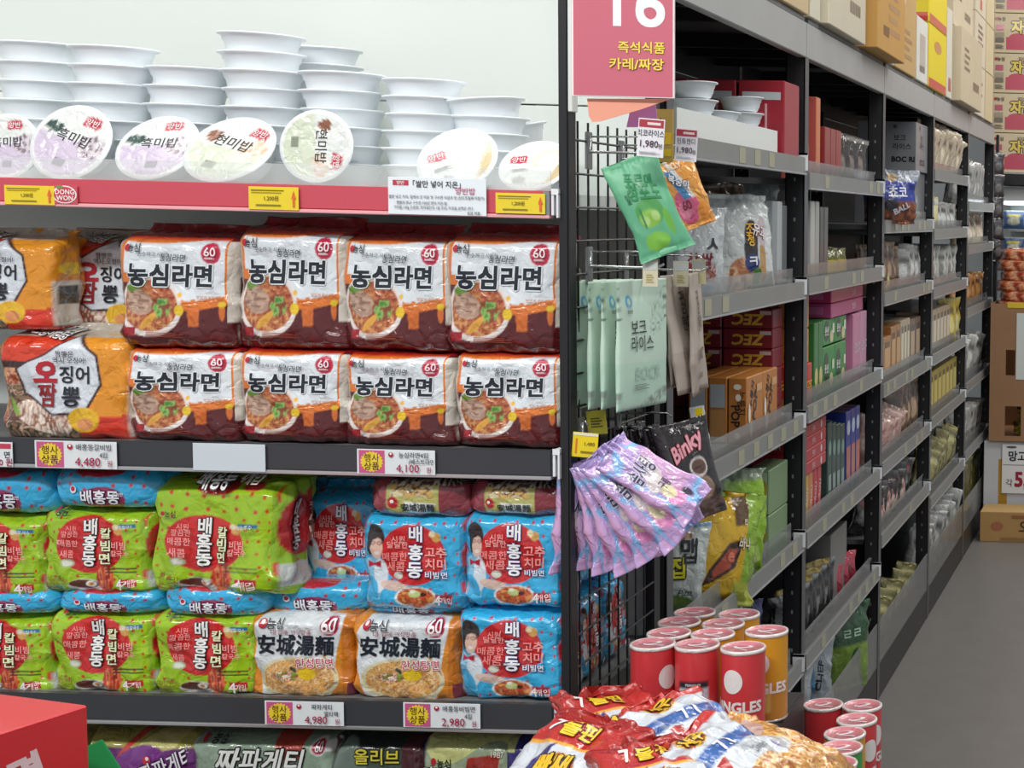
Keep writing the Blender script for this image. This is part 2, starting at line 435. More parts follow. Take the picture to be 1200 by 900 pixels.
def lathe(name, prof, m, seg=32, parent=None, colors=None, smooth=True):
    v = []; f = []; c = []
    for i, (r, z) in enumerate(prof):
        for k in range(seg):
            a = 2 * math.pi * k / seg; v.append((r * math.cos(a), r * math.sin(a), z))
            if colors: c.append(L(colors[i]))
    for i in range(len(prof) - 1):
        for k in range(seg):
            a = i * seg + k; b = i * seg + (k + 1) % seg; f.append((a, b, b + seg, a + seg))
    f.append(tuple(range(seg))[::-1]); f.append(tuple((len(prof) - 1) * seg + k for k in range(seg)))
    o = mesh_obj(name, v, f, m, parent, smooth, np.array(c) if colors else None)
    return o
NUM = ['first', 'second', 'third', 'fourth', 'fifth', 'sixth', 'seventh', 'eighth', 'ninth', 'tenth', 'eleventh', 'twelfth', 'thirteenth', 'fourteenth', 'fifteenth', 'sixteenth']

# ------------------------------------------------------------------ the setting
FLOORM = mat('worn_grey_floor', '7a7876', .35, noise=.12)
structure(MB().box(-7, 6, -2, 13, -.06, 0).build('floor', FLOORM))
structure(MB().box(-7, 6, -2, 13, 4.4, 4.46).build('ceiling', mat('ceiling_paint', 'e6e6e2', .8)))
structure(MB().box(-7, 6, 11.6, 11.7, 0, 4.4).build('wall_back', mat('pale_wall', 'c9ced2', .7)))

# ------------------------------------------------------------------ front gondola (end display)
GX0 = -3.15
SH = [(1.732, 1.778, REDRAIL), (1.294, 1.343, DARKRAIL), (.857, .907, DARKRAIL), (.36, .41, DARKRAIL)]
gd = tag(empty('display_shelving', (-2, D0 + .25, 0)), 'front shelving unit with white back panel, a rose top rail and charcoal lower rails', 'shelving unit')
def gp(o): o.parent = gd; o.matrix_parent_inverse = Matrix.Translation(-gd.location); return o
SEAM = at(640, 123, D0 + .45).z
for z0, z1 in ((.05, 1.2), (1.203, SEAM - .0015), (SEAM + .0015, 2.62)):
    gp(bevel_box('back_panel', GX0, -A - .012, D0 + .45, D0 + .47, z0, z1, WHITEP, bev=.001))
XP = at(654.5, 20, D0).x
gp(bevel_box('front_post', XP, -A, D0 - .005, D0 + .03, 0, 2.62, BLACK))
gp(bevel_box('rear_post', XP, -A, Y0 - .075, Y0 - .035, 0, 2.62, BLACK))
gp(bevel_box('base_plinth', GX0, XP, D0 - .02, D0 + .45, 0, .12, BLACK))
XR = at(648, 240, D0).x
for i, (z0, z1, m) in enumerate(SH):
    gp(bevel_box('shelf_board', GX0, XP - .002, D0 + .006, D0 + .448, z1 - .03, z1 - .004, WHITEP if i == 0 else SHELFM, bev=.001))
    gp(bevel_box('price_rail', GX0, XR, D0 - .012, D0 + .004, z0 + .006, z1, m, bev=.002))
    gp(bevel_box('rail_trim', GX0, XR, D0 - .015, D0 + .004, z0, z0 + .006, ALU if i else mat('pink_trim', 'e8aab0', .3), bev=.001))
    b = MB().box(XR + .002, XR + .006, D0 - .012, D0 + .02, z0 + .006, z1 + .004).box(XR + .011, XR + .014, D0 - .014, D0 + .02, z0 + .002, z1 - .004)
    b.box(XR + .002, XR + .014, D0 - .013, D0 + .02, z1 - .006, z1 + .004)
    gp(b.build('end_bracket', CLIP))
# grey end piece of the rose rail
gp(bevel_box('rail_end_piece', at(640, 240, D0).x, XR, D0 - .014, D0 - .011, SH[0][0] + .006, SH[0][1] - .001, mat('slate_plastic', '7d888c', .4), bev=.0005))
gp(MB().box(GX0, XR - .002, D0 - .004, D0 - .001, SH[0][1], at(300, 191, D0).z).build('clear_fence', CLEAR))
# wire side panel: verticals and horizontals
wp = MB(); zt = at(680, 142, 2.62).z
k = 0; y = D0 + .05
while y < Y0 - .08:
    wp.tube([(-A - .006, y, .14), (-A - .006, y, zt)], .0021, 5); y += .0475
z = .17
while z < zt:
    wp.tube([(-A - .002, D0 + .02, z), (-A - .002, Y0 - .06, z)], .0021, 5); z += .0565
o = gp(wp.build('wire_side_panel', WIRE)); o['kind'] = 'stuff'
gp(bevel_box('sign_channel', at(666.2, 50, D0).x, at(671.5, 50, D0).x, D0 - .004, D0 + .02, at(668, 131, D0).z, 2.5, WHITEP, bev=.001))

# price labels on the front rails
def card(name, u0, u1, v0, v1, Y, c, items, label, cat='price label', group=None, m=None, th=.0012, tilt=0, **k):
    p0 = at(u0, v1, Y); p1 = at(u1, v0, Y); w_ = p1.x - p0.x; h = at((u0 + u1) / 2, v0, Y).z - at((u0 + u1) / 2, v1, Y).z
    o = box_thing(name, w_, th, h, c, items(w_, h) if items else None, bev=.0003, m=m or CARD, **k)
    pc = at((u0 + u1) / 2, v1, Y); o.location = pc; o.rotation_euler = (tilt, 0, 0)
    return tag(o, label, cat, group)
RY = D0 - .0165
def tag_price(l1, l2, price):
    def f(w_, h):
        return [('rect', .19, .5, w_ * .33, h * .92, 'c85a8a'), ('burst', .19, .5, w_ * .3, h * .86, 'e8cf3c'),
                ('t:행사', .19, .66, h * .34, 1, '5a2a20', {'bold': .01}), ('t:상품', .19, .33, h * .34, 1, '5a2a20', {'bold': .01}),
                ('ell', .44, .80, h * .2, h * .2, 'b02038'), ('ell', .44, .84, h * .09, h * .09, 'f0f0f0'),
                ('t:' + l1, .73, .80, h * .25, .95, '28303c', {'bold': .012}), ('t:' + l2, .85, .52, h * .24, .9, '28303c', {'bold': .012}),
                ('t:' + price, .66, .24, h * .44, .95, 'a01c48', {'bold': .015}), ('t:원', .93, .22, h * .26, .9, 'a01c48', {'bold': .012})]
    return f
card('price_label', -15, 15, 518, 547, RY, 'dfe6ea', lambda w_, h: [('rect', .5, .84, w_ * .9, h * .2, 'c04058'), ('t:면', .8, .5, h * .3, 1, '28303c'), ('t:0 원', .75, .2, h * .34, 1, 'a01c48')], 'white price card cut off by the left end of the middle charcoal rail')
card('price_label', 42, 137, 517, 549, RY, 'dfe6ea', tag_price('배홍동갈비빔', '4입', '4,480'), 'price card with yellow burst under the squid noodle packs')
card('blank_label', 227, 311, 520, 552, RY, 'c9d6de', None, 'blank pale blue-white card on the middle charcoal rail')
card('price_label', 419, 510, 527, 556, RY, 'dfe6ea', tag_price('농심라면4입', '(베스트라면)', '4,100'), 'price card with yellow burst under the maroon packs, near the right end')
card('price_label', 311, 403, 822, 850, RY, 'dfe6ea', tag_price('짜파게티', '멀티팩', '4,980'), 'price card with yellow burst under the left white and orange pack')
card('price_label', 473, 563, 824, 853, RY, 'dfe6ea', tag_price('배홍동비빔면', '4입', '2,980'), 'price card with yellow burst under the right white and orange pack')
def ytag(w_, h):
    return [('rect', .38, .84, w_ * .66, h * .05, '7a6a20'), ('rect', .36, .74, w_ * .6, h * .04, '9a8a30'), ('t:1,200원', .46, .50, h * .24, .9, '504418', {'bold': .008}),
            ('rect', .40, .2, w_ * .5, h * .07, '8a7c28'), ('arrow', .91, .5, w_ * .09, h * .72, 'e06838')]
for u0, u1, v0, v1, nm in ((6, 64, 217.5, 240, 'leftmost'), (292, 350, 219, 246, 'middle one'), (581, 639, 226.5, 250.5, 'rightmost')):
    card('shelf_tag', u0, u1, v0, v1, RY, 'e6cf30', ytag, 'yellow price strip with an orange arrow on the rose rail, %s of three' % nm, 'price label')
card('rail_logo', 62, 91, 217, 239, RY + .0008, 'c5505e', lambda w_, h: [('ell', .5, .5, w_ * .96, h * .96, 'f2e6e6'), ('ell', .5, .5, w_ * .86, h * .84, 'c84a5a'), ('ell', .32, .9, w_ * .3, h * .16, '6a9a4a'),
     ('t:DONG', .52, .64, h * .36, .95, 'f6eeee', {'bold': .035}), ('t:WON', .52, .32, h * .36, .95, 'f6eeee', {'bold': .035})], 'round red and white company logo sticker on the rose rail', 'sticker')
card('info_card', 455.5, 570, 208.5, 252, RY - .001, 'e3edf3', lambda w_, h: [('rect', .13, .85, w_ * .16, h * .14, 'c03850'), ('t:양반', .13, .85, h * .12, 1, 'f4f0f0'),
     ('t:「쌀만 넣어 지은」', .50, .83, h * .2, .95, '20242c', {'bold': .02}), ('t:양반밥', .79, .66, h * .2, 1, 'c03870', {'bold': .01}),
     ('t:· 쌀만 넣고 지어, 집에서 갓 지은 듯 구수한 식감과 맛 (산도조절제 미첨가)', .49, .47, h * .105, .83, '4a505c', {'bold': .008}),
     ('t:· 햅쌀의 맑고 구수한 100년 향의 지은 밥', .34, .32, h * .1, .85, '4a505c', {'bold': .008}),
     ('t:· 가마솥 130g 소용량, 전자레인지 1분 조리, 뚜껑을 살짝만 연다', .46, .19, h * .1, .85, '4a505c', {'bold': .008}), ('t:동원 제품', .88, .07, h * .1, .9, '4a505c')],
     'white information card with black and pink Korean writing over the rose rail', 'sign')

# hanging aisle sign
sg = card('aisle_sign', 671, 790.5, -60, 114, D0 - .02, 'f2e8ea', lambda w_, h: [('rect', .505, .5, w_ * .975, h * .985, 'c8687a'),
     ('t:16', .66, .635, h * .44, 1.02, 'eef3fa', {'bold': .035}), ('t:즉석식품', .685, .338, h * .085, 1.04, 'f4dc58', {'out': 'a87838', 'ow': .03, 'bold': .035}),
     ('t:카레/짜장', .64, .225, h * .085, 1.12, 'f4dc58', {'out': 'a87838', 'ow': .03, 'bold': .035})], 'rose-red hanging aisle sign with white numerals and yellow Korean words', 'sign', th=.006)
def px_prism(name, pts, Y, th, m, label, cat):
    P = [at(u, v, Y) for u, v in pts]; n = len(P); o0 = P[0]
    v = [(p.x - o0.x, 0, p.z - o0.z) for p in P] + [(p.x - o0.x, th, p.z - o0.z) for p in P]
    f = [tuple(range(n)), tuple(range(2 * n - 1, n - 1, -1))] + [(k, k + n, (k + 1) % n + n, (k + 1) % n) for k in range(n)]
    return tag(mesh_obj(name, v, f, m, None, False, None, o0), label, cat)
px_prism('coral_card', [(688, 115.5), (690, 136), (694, 143), (704, 142), (752, 128), (786, 116)], D0 - .012, .0015, mat('coral_paper', 'f0a48c', .6), 'coral paper card peeking out beneath the aisle sign', 'card')
px_prism('pink_card', [(738, 131), (750, 127), (768, 121), (771, 149), (734, 149)], D0 + .02, .0015, mat('pink_paper', 'd98fd0', .6), 'pink paper card hanging behind the coral card', 'card')
card('gold_packet', 762, 789, 128, 190, D0 + .12, 'c8a95a', lambda w_, h: [('rect', .5, .45, w_ * .9, h * .22, 'f0c820'), ('rect', .5, .18, w_ * .9, h * .14, 'f0c820'), ('arrow', .62, .45, w_ * .14, h * .14, 'e07030'), ('t:N', .35, .76, h * .2, 1, '3a3020', {'bold': .04})], 'gold packet with yellow stickers hanging beside the two price tickets', 'packet', th=.004)
for (u0, u1, v0, v1, r, Yy, t1, lab) in ((746, 777, 139, 184, -.06, D0 + .0, '리코라이스', 'white price ticket with dark red heading reading 1,980, nearer the sign post'),
                                     (790, 816, 151, 189, -.05, D0 + .1, '민트캔디', 'white price ticket with dark red heading reading 1,980, beside the rack shelf')):
    o = card('price_ticket', u0, u1, v0, v1, Yy, 'e8e8ee', lambda w_, h: [('rect', .5, .87, w_ * .92, h * .2, 'b03848'), ('rect', .6, .87, w_ * .5, h * .07, 'e8dcd8'), ('t:' + t1, .5, .62, h * .2, .8, '303440', {'bold': .01}),
        ('t:1,980', .46, .33, h * .25, .95, '45243c', {'bold': .015}), ('t:원', .88, .3, h * .14, .9, '45243c'), ('lines', .5, .1, w_ * .8, h * .07, '9a9aa4')], lab)
    o.rotation_euler.y = .06

# ------------------------------------------------------------------ rice bowls
def make_bowl(s=1.):
    prof = [(.001, .0), (.045, .0), (.048, .002), (.053, .012), (.0545, .013), (.0575, .0265), (.0595, .028), (.0625, .0385), (.0685, .0392), (.0692, .041), (.0685, .0425), (.001, .0432)]
    o = lathe('rice_bowl', [(r * s, z * s) for r, z in prof], BOWLM, 36)
    w_ = .13 * s
    def sf(u, v):
        th = (u - .5) * 2.2; r = (.0535 + .0055 * v) * s + .0004
        return np.stack([r * np.sin(th), -r * np.cos(th), (.014 + v * .024) * s], -1)
    sf.W = .1 * s; sf.H = .024 * s
    link('date_print', lettering(sf, [('lines', .45, .45, .026, .005, 'a8b0b8')], .0003), o)
    return o
bowl0 = make_bowl()
used = []
def place_bowl(loc, rot, label, group, sc_=1):
    o = bowl0 if not used else copy_tree(bowl0); used.append(1)
    o.location = loc; o.rotation_euler = rot; o.scale = (sc_,) * 3; return tag(o, label, 'rice bowl', group)
ST = [(46, 51, 7, 2.80, 'leftmost'), (133, 56, 7, 2.74, 'second'), (222, 80, 6, 2.75, 'third'), (309, 41, 8, 2.74, 'tallest'), (379, 57, 7, 2.90, 'rear'),
      (401, 86, 6, 2.74, 'fifth'), (499, 94, 6, 2.75, 'sixth'), (570, 117, 4, 2.77, 'rightmost')]
for u, v, n, Yc, nm in ST:
    top = at(u, v, Yc); zt_ = 1.776
    p = (top.z - zt_ - .0435) / (n - 1) if n > 1 else .03
    n = int(round((top.z - .0435 - zt_) / .0325)) + 1; p = (top.z - .0435 - zt_) / (n - 1)
    for k in range(n):
        jx = random.uniform(-.0035, .0035); jy = random.uniform(-.003, .003); last = k == n - 1
        rx = 0; ry = 0
        if last and nm == 'rightmost': ry = -.1
        if last and nm == 'tallest': ry = .02
        place_bowl((top.x + jx, Yc + jy, zt_ + k * p), (rx, ry, random.uniform(-.5, .5)),
            'white plastic rice bowl, %s from the top of the %s' % (NUM[n - 1 - k], {'tallest': 'tallest stack', 'rear': 'rear stack behind the fifth stack', 'leftmost': 'leftmost stack', 'rightmost': 'rightmost short stack'}.get(nm, nm + ' stack from the left')), 'stacked rice bowls')
place_bowl((at(603, 170, 2.86).x, 2.86, at(603, 178, 2.86).z), (.1, -.25, 0), 'tilted white rice bowl wedged behind the rightmost short stack', 'stacked rice bowls')

# bowls standing on edge, lids to the front
def lid_surf(R):
    def f(u, v):
        x = (u - .5) * 2 * R; y = (v - .5) * 2 * R
        return np.stack([x, y, .0434 + .0012 * (1 - (x * x + y * y) / R / R)], -1)
    f.W = f.H = 2 * R; return f
def lid_mesh(paint, R=.0655):
    n, s_ = 22, 48; v = []; f = []
    for i in range(n + 1):
        r = R * i / n
        for k in range(s_): a = 2 * math.pi * k / s_; v.append((r * math.cos(a), r * math.sin(a), .0434 + .0012 * (1 - (i / n) ** 2) - (.0012 if i == n else 0)))
    v = np.array(v)
    for i in range(n):
        for k in range(s_): a = i * s_ + k; b = i * s_ + (k + 1) % s_; f.append((a, b, b + s_, a + s_))
    c = paint(v[:, 0] / R / 2 + .5, v[:, 1] / R / 2 + .5)
    return v, f, c
def lid_paint(kind):
    def p(x, y):
        c = fill(x, 'dfe4e2')
        if kind == 'black':
            put(c, y < .52, 'cfc3d8'); put(c, ell(x, y, .8, .52, .2, .16), mixn(x, y, ['8a7a84', 'c8c0c8', 'dcd6da'], 26, 26)); put(c, ell(x, y, .2, .62, .12, .08), '3c5450'); put(c, rect(x, y, .52, .76, .76, .9), 'c03048')
        elif kind == 'brown':
            put(c, y < .5, 'd3dcc8'); put(c, ell(x, y, .78, .58, .17, .13), mixn(x, y, ['dcb89a', 'e8d4c0', 'e6e0d8'], 20, 20)); put(c, ell(x, y, .2, .62, .09, .09), '8a5a44'); put(c, rect(x, y, .6, .83, .74, .88), 'c03048')
        else:
            put(c, ell(x, y, .68, .62, .25, .17, .4), 'e9dfcf'); put(c, x - y * .5 > .62, 'cdb98f'); put(c, ell(x, y, .72, .6, .2, .1, .4), 'f0ece2'); put(c, rect(x, y, .14, .38, .55, .7), 'c03048'); put(c, ell(x, y, .3, .2, .1, .07), 'a8aca8')
        put(c, (x - .5) ** 2 + (y - .5) ** 2 > .222, 'e8eeea')
        return c
    return p
LT = {'black': [('t:흑미밥', .52, .56, .023, 1, '30303a', {'bold': .015}), ('t:양반', .64, .83, .014, 1, 'f4ecec', {'bold': .02}), ('bars', .52, .2, .02, .014, '8a8090')],
      'brown': [('t:현미밥', .5, .58, .024, 1, '34302c', {'bold': .015}), ('t:양반', .715, .81, .014, 1, 'f4ecec', {'bold': .02}), ('bars', .45, .2, .02, .014, '8a9080')],
      'plain': [('t:양반', .26, .625, .015, 1, 'f4ecec', {'bold': .02}), ('lines', .3, .4, .03, .008, '9a9a90')]}
for (u, v, wpx, hpx, kind, spin, lab) in ((5, 170, 76, 80, 'black', .05, 'black rice bowl on its edge cut off at the far left'), (84, 167, 94, 88, 'black', -.35, 'purple-tinted lid with black Korean print, tilted, on its edge second from the left'),
        (185, 173, 93, 76, 'black', .05, 'purple-tinted lid with black Korean print, standing upright before the third stack'), (271, 177, 102, 78, 'brown', -.3, 'pale green lid with brown rice picture, tilted under the tallest stack'),
        (370, 171, 86, 90, 'brown', -1.57, 'pale green lid turned sideways with a barcode, before the fifth stack'), (536, 187, 92, 76, 'plain', .45, 'cream lid with small red mark, leaning before the rightmost short stack'),
        (626, 192, 82, 60, 'plain', .15, 'cream rice bowl leaning beside the black front post')):
    Yc = D0 + .052 if u > 10 else D0 + .054; s_ = wpx * Yc / F / .1384; pc = at(u, v, Yc)
    tlt = math.acos(min(1, hpx / wpx)) if hpx < wpx else .12
    o = place_bowl(pc, (0, 0, 0), lab, 'bowls standing on edge', s_)
    v_, f_, c_ = lid_mesh(lid_paint(kind))
    o.location = (0, 0, 0); lid = mesh_obj('lid_film', v_, f_, FILM, o, True, c_)
    link('lettering', lettering(lid_surf(.0655), LT[kind], .0005), lid)
    M = Matrix.Rotation(math.pi / 2 - tlt, 4, 'X') @ Matrix.Rotation(spin, 4, 'Z') @ Matrix.Translation((0, 0, -.04 * 1))
    o.matrix_world = Matrix.Translation(pc + Vector((0, 0, 0))) @ M @ Matrix.Scale(s_, 4)
    lowest = pc.z - .069 * s_ * math.cos(tlt)

# ------------------------------------------------------------------ noodle packs: designs
def P_ramen(x, y):
    c = fill(x, '56161a')
    yl = .60 - .22 * ss((x - .1) / .55) + .05 * ss((x - .6) / .4)
    put(c, (y > yl - .075) & (y < .9), 'd9772c')
    put(c, (y > yl) & (y < .855 - .02 * np.sin(x * 5)) & (x > .03) & (x < .965), 'dbe4ea')
    put(c, (y > .865), 'c8401e'); put(c, (y > .885), '98181f'); put(c, y > .93, '84141c')
    bowl(c, x, y, .27, .335, .30, .24, ['8a3a24', 'a8512f', 'c27a4c', '9a4a30', 'd49a62'], 'e4dcd8', 34, 34)
    put(c, ell(x, y, .17, .37, .14, .10, -.3), mixn(x, y, ['a98a78', 'bda08c', '8c6c5c'], 10, 34, 6)); put(c, ell(x, y, .16, .50, .12, .035, .3), '6f9a3c')
    put(c, ell(x, y, .38, .33, .09, .09), mixn(x, y, ['4f8a38', '86b45c', '8a4a30'], 24, 24, 8)); put(c, ell(x, y, .26, .22, .1, .03, .7), 'dba545')
    put(c, ell(x, y, .665, .29, .05, .11), 'cf6c2a'); put(c, ell(x, y, .665, .36, .03, .035), 'd87c38'); put(c, rect(x, y, .62, .71, .18, .24), 'c86828')
    put(c, ell(x, y, .545, .31, .04, .045), 'e6c42c'); put(c, ell(x, y, .93, .31, .035, .08), 'cf6c2a'); put(c, ell(x, y, .93, .36, .045, .025), 'e6c42c'); put(c, ell(x, y, .55, .43, .02, .02), 'e6b42c')
    put(c, rect(x, y, .03, .14, .10, .17), '9a1a24')
    put(c, ell(x, y, .825, .765, .092, .085), 'b82848')
    return c
def S_ramen(u, v):
    c = fill(u, '5a161a'); put(c, (v > .22) & (v < .86), 'd2ccc2'); put(c, ell(u, v, .55, .5, .34, .17), '4c1a16'); put(c, ell(u, v, .55, .47, .12, .05), 'd0a82c'); put(c, v > .88, '90161e'); put(c, rect(u, v, .2, .8, .05, .2), 'b8aca4')
    return c
I_ramen = [('t:농심라면', .47, .585, .0375, .98, '1e2630', {'bold': .09, 'out': 'e6ecf0', 'ow': .05, 'shear': .05, 'sub': 1}), ('ell', .075, .795, .010, .010, 'b82838'), ('t:농심', .155, .795, .013, 1, '2a3038', {'bold': .02}),
           ('t:구수하고 시원한', .33, .75, .0075, 1, '6a7078'), ('t:농심라면', .50, .725, .013, .85, '343c44', {'shear': .3}), ('t:60', .825, .775, .018, 1.1, 'f0e8ec', {'bold': .02}), ('lines', .825, .725, .016, .003, 'f0e8ec'),
           ('t:맛있게 끓이세요', .82, .415, .006, 1, 'c8783c'), ('lines', .42, .115, .06, .006, '8a3c28')]
IS_ramen = [('ell', .3, .82, .009, .009, 'b82838'), ('t:농심', .62, .82, .010, 1, '33363c', {'bold': .02}), ('lines', .5, .28, .035, .012, '7a746c')]
def P_squid(x, y):
    c = fill(x, 'cc3c22'); put(c, x > .62 + .1 * np.sin(y * 4), 'dd9122'); put(c, (x > .62) & (y < .22), 'cc3420'); put(c, y > .9, 'b8b0a4')
    put(c, (x < .62) & (y < .5) & (y < .62 - x * .5), mixn(x, y, ['5c3a2c', '7a5844', 'c8a890', '50503c', '3a2a24', '8a6a50'], 16, 22))
    put(c, ell(x, y, .34, .2, .24, .12, -.45), mixn(x, y, ['e6d4c4', '9a6a54', 'f0e4d8'], 44, 12, 4)); put(c, ell(x, y, .09, .3, .1, .03, -.9), '7fa83a'); put(c, ell(x, y, .1, .62, .5, .07), '3c2420'); put(c, (ell(x, y, .1, .56, .45, .07)), mixn(x, y, ['b86a44', 'd8a07a', '9a4a30'], 24, 24))
    oc = [(.16, .62), (.36, .74), (.57, .90), (.76, .74), (.79, .5), (.66, .26), (.42, .24), (.2, .42)]
    o2 = [(.47 + (a - .47) * 1.07, .55 + (b - .55) * 1.07) for a, b in oc]
    put(c, poly(x, y, o2), '3a1c22'); put(c, poly(x, y, oc), 'd3dce4')
    put(c, ell(x, y, .66, .19, .12, .11), 'e2b428'); put(c, ell(x, y, .67, .15, .06, .055), 'd8905a')
    return c
I_squid = [('t:오', .38, .60, .042, 1, 'b02430', {'bold': .12}), ('t:징어', .60, .58, .030, 1, '20242c', {'bold': .04}), ('t:짬', .39, .40, .040, .9, '8c2028', {'bold': .05}), ('t:뽕', .58, .39, .034, 1, '20242c', {'bold': .05}),
           ('t:짬뽕은', .53, .76, .011, 1, '30343c', {'bold': .01}), ('t:역시 오징어!', .57, .705, .011, 1, '30343c', {'bold': .01}), ('t:오징어짬뽕', .35, .92, .015, 1, '20242c', {'bold': .02, 'out': 'e8e8e8', 'ow': .12, 'rot': -.12})]
def S_squid(u, v):
    c = fill(u, 'dd9122'); put(c, v < .24, 'c83c24'); put(c, rect(u, v, .1, .8, .05, .5), 'd8d4cc'); put(c, rect(u, v, .2, .7, .27, .45), '40403c'); put(c, ell(u, v, .5, .62, .3, .06), 'e6c42c'); return c
def P_green(x, y):
    c = fill(x, '9fc926'); dots(c, x, y, 'c8402c', 8, .017, 1, 3)
    put(c, ell(x, y, .46, .55, .335, .31), 'cf2c2e')
    put(c, ell(x, y, .24, .34, .07, .045), 'b8c8a0'); put(c, ell(x, y, .24, .34, .05, .03), 'e0e4d4'); put(c, ell(x, y, .74, .70, .045, .045), 'd9a95c'); put(c, ell(x, y, .71, .74, .03, .03), 'ecdcb4')
    put(c, ell(x, y, .42, .10, .17, .075), 'dcdcd8'); put(c, ell(x, y, .4, .115, .14, .05), '5a2c20'); put(c, ell(x, y, .47, .12, .05, .035), 'f2f2ec'); put(c, ell(x, y, .47, .12, .025, .018), 'e8982c')
    put(c, ell(x, y, .61, .18, .085, .14), mixn(x, y, ['b83c2c', 'd8643c', 'e89064', '9a2c24'], 40, 9, 5))
    put(c, rect(x, y, .62, .93, .285, .297), '38302c'); put(c, rect(x, y, .62, .93, .245, .257), '38302c')
    put(c, rect(x, y, .73, .92, .10, .175), 'bb2c34'); put(c, rect(x, y, .75, .93, .735, .775), '3474a8')
    put(c, y > .93, '8cba22')
    return c
I_green = [('t:배', .475, .74, .029, .95, 'f4f6f4', {'bold': .06, 'out': '20242c', 'ow': .06}), ('t:홍', .475, .57, .029, .95, 'f4f6f4', {'bold': .06, 'out': '20242c', 'ow': .06}), ('t:동', .475, .40, .029, .95, 'f4f6f4', {'bold': .06, 'out': '20242c', 'ow': .06}),
           ('t:칼', .635, .68, .020, 1, 'eef0c4', {'bold': .06, 'out': '20301c', 'ow': .06}), ('t:빔', .635, .545, .020, 1, 'eef0c4', {'bold': .06, 'out': '20301c', 'ow': .06}), ('t:면', .63, .41, .020, 1, 'eef0c4', {'bold': .06, 'out': '20301c', 'ow': .06}),
           ('t:비빔', .765, .55, .015, 1, 'f2a8a4', {'bold': .03}), ('t:칼국수', .775, .465, .0115, 1, 'f2a8a4', {'bold': .03}), ('t:시원', .31, .73, .0115, 1, 'f2a8a4', {'bold': .01}), ('t:깔끔한', .30, .665, .0115, 1, 'f2a8a4', {'bold': .01}), ('t:매콤한', .285, .57, .0135, 1, 'f2a8a4', {'bold': .02}), ('t:새콤', .27, .45, .0145, 1, 'f2a8a4', {'bold': .02}),
           ('ell', .145, .865, .008, .008, 'b02838'), ('t:농심', .215, .862, .012, 1, '20302c', {'bold': .03}), ('t:4', .78, .138, .021, 1, 'f6f0f0', {'bold': .05}), ('t:개입', .86, .136, .012, 1, 'f6e0e0', {'bold': .03}),
           ('t:맛있게', .17, .2, .008, 1, '66702c'), ('t:칼칼한맛', .18, .155, .010, 1, '8a6a20', {'bold': .02}), ('lines', .17, .1, .03, .006, '7a8030'), ('t:비빔칼국수', .84, .755, .007, .9, 'e4ecf4')]
def P_big(x, y):
    c = P_green(x * 1.12 - .03, np.minimum(y * 1.38 - .02, .925)); t = y > .66; f = fill(x, '9fc926'); dots(f, x, y, 'c8402c', 8, .017, 1, 5)
    put(f, ell(x, y, .52, .86, .15, .06), 'c83a34'); put(f, ell(x, y, .78, .87, .08, .035), 'c83a34'); c[t] = f[t]; return c
def S_green(u, v):
    c = fill(u, '92bd24'); dots(c, u, v, 'c8402c', 5, .04, 1.6, 5); put(c, ell(u, v, .5, .55, .42, .24), 'b02a2c'); put(c, rect(u, v, .1, .9, .08, .26), 'c4ccc8'); return c
I_big = [(a[0], (a[1] + .03) / 1.12, (a[2] + .02) / 1.38, a[3] * .82, a[4] * (1 if a[0].startswith('t:') else .82)) + tuple(a[5:]) for a in I_green] + [('t:배홍동', .53, .86, .017, 1, 'f4f6f4', {'bold': .05, 'out': '20242c', 'ow': .06}), ('t:4개입', .78, .87, .012, 1, 'f6eaea', {'bold': .04})]
IS_green = [('t:배\n홍\n동', .42, .56, .026, 1, 'f4f6f4', {'bold': .05, 'out': '20242c', 'ow': .06, 'shear': .15}), ('t:칼\n빔\n면', .72, .58, .019, 1, 'e4b0a8', {'bold': .04})]
def P_blue(x, y, man=True):
    c = fill(x, '35b3e6'); dots(c, x, y, 'c83a50', 8, .016, 1, 6)
    put(c, ell(x, y, .50, .53, .315, .285), 'c92c30')
    if man:
        put(c, ell(x, y, .06, .26, .15, .24), '8cc8e8'); put(c, ell(x, y, .17, .33, .08, .16), 'd8e4ee'); put(c, ell(x, y, .32, .235, .15, .045, -.15), 'e0c4b8')
        put(c, ell(x, y, .115, .70, .115, .115), '2a2224'); put(c, ell(x, y, .06, .62, .05, .10), '2a2224'); put(c, ell(x, y, .135, .60, .072, .115), 'e2bfae'); put(c, poly(x, y, [(.03, .78), (.2, .78), (.225, .66), (.16, .685), (.09, .66), (.06, .58), (.02, .6)]), '2c2426')
        put(c, ell(x, y, .1, .635, .03, .018) | ell(x, y, .175, .635, .03, .018), '7a5450'); put(c, ell(x, y, .1, .635, .02, .011) | ell(x, y, .175, .635, .02, .011), 'dcb8a8'); put(c, ell(x, y, .14, .54, .032, .016), 'f4ecec')
        put(c, poly(x, y, [(.02, .47), (.10, .445), (.18, .47), (.18, .40), (.10, .425), (.02, .40)]), 'bb2440')
        put(c, ell(x, y, .03, .12, .14, .2), '42aee0')
    put(c, ell(x, y, .73, .70, .045, .045), 'd9a95c'); put(c, ell(x, y, .69, .73, .032, .032), 'ecdcb4'); put(c, ell(x, y, .36, .335, .05, .035), 'd4dcd0')
    bowl(c, x, y, .53, .13, .20, .105, ['b84428', 'd46c3c', '9a3420', 'dc9454'], 'e4e6e6', 34, 34); put(c, ell(x, y, .52, .165, .06, .035), 'c8d890'); put(c, ell(x, y, .6, .16, .03, .02), '4a2420'); put(c, ell(x, y, .5, .19, .025, .018), 'f2f0e0')
    put(c, rect(x, y, .71, .89, .09, .165), 'b83040')
    put(c, y > .955, '2a9cd0')
    return c
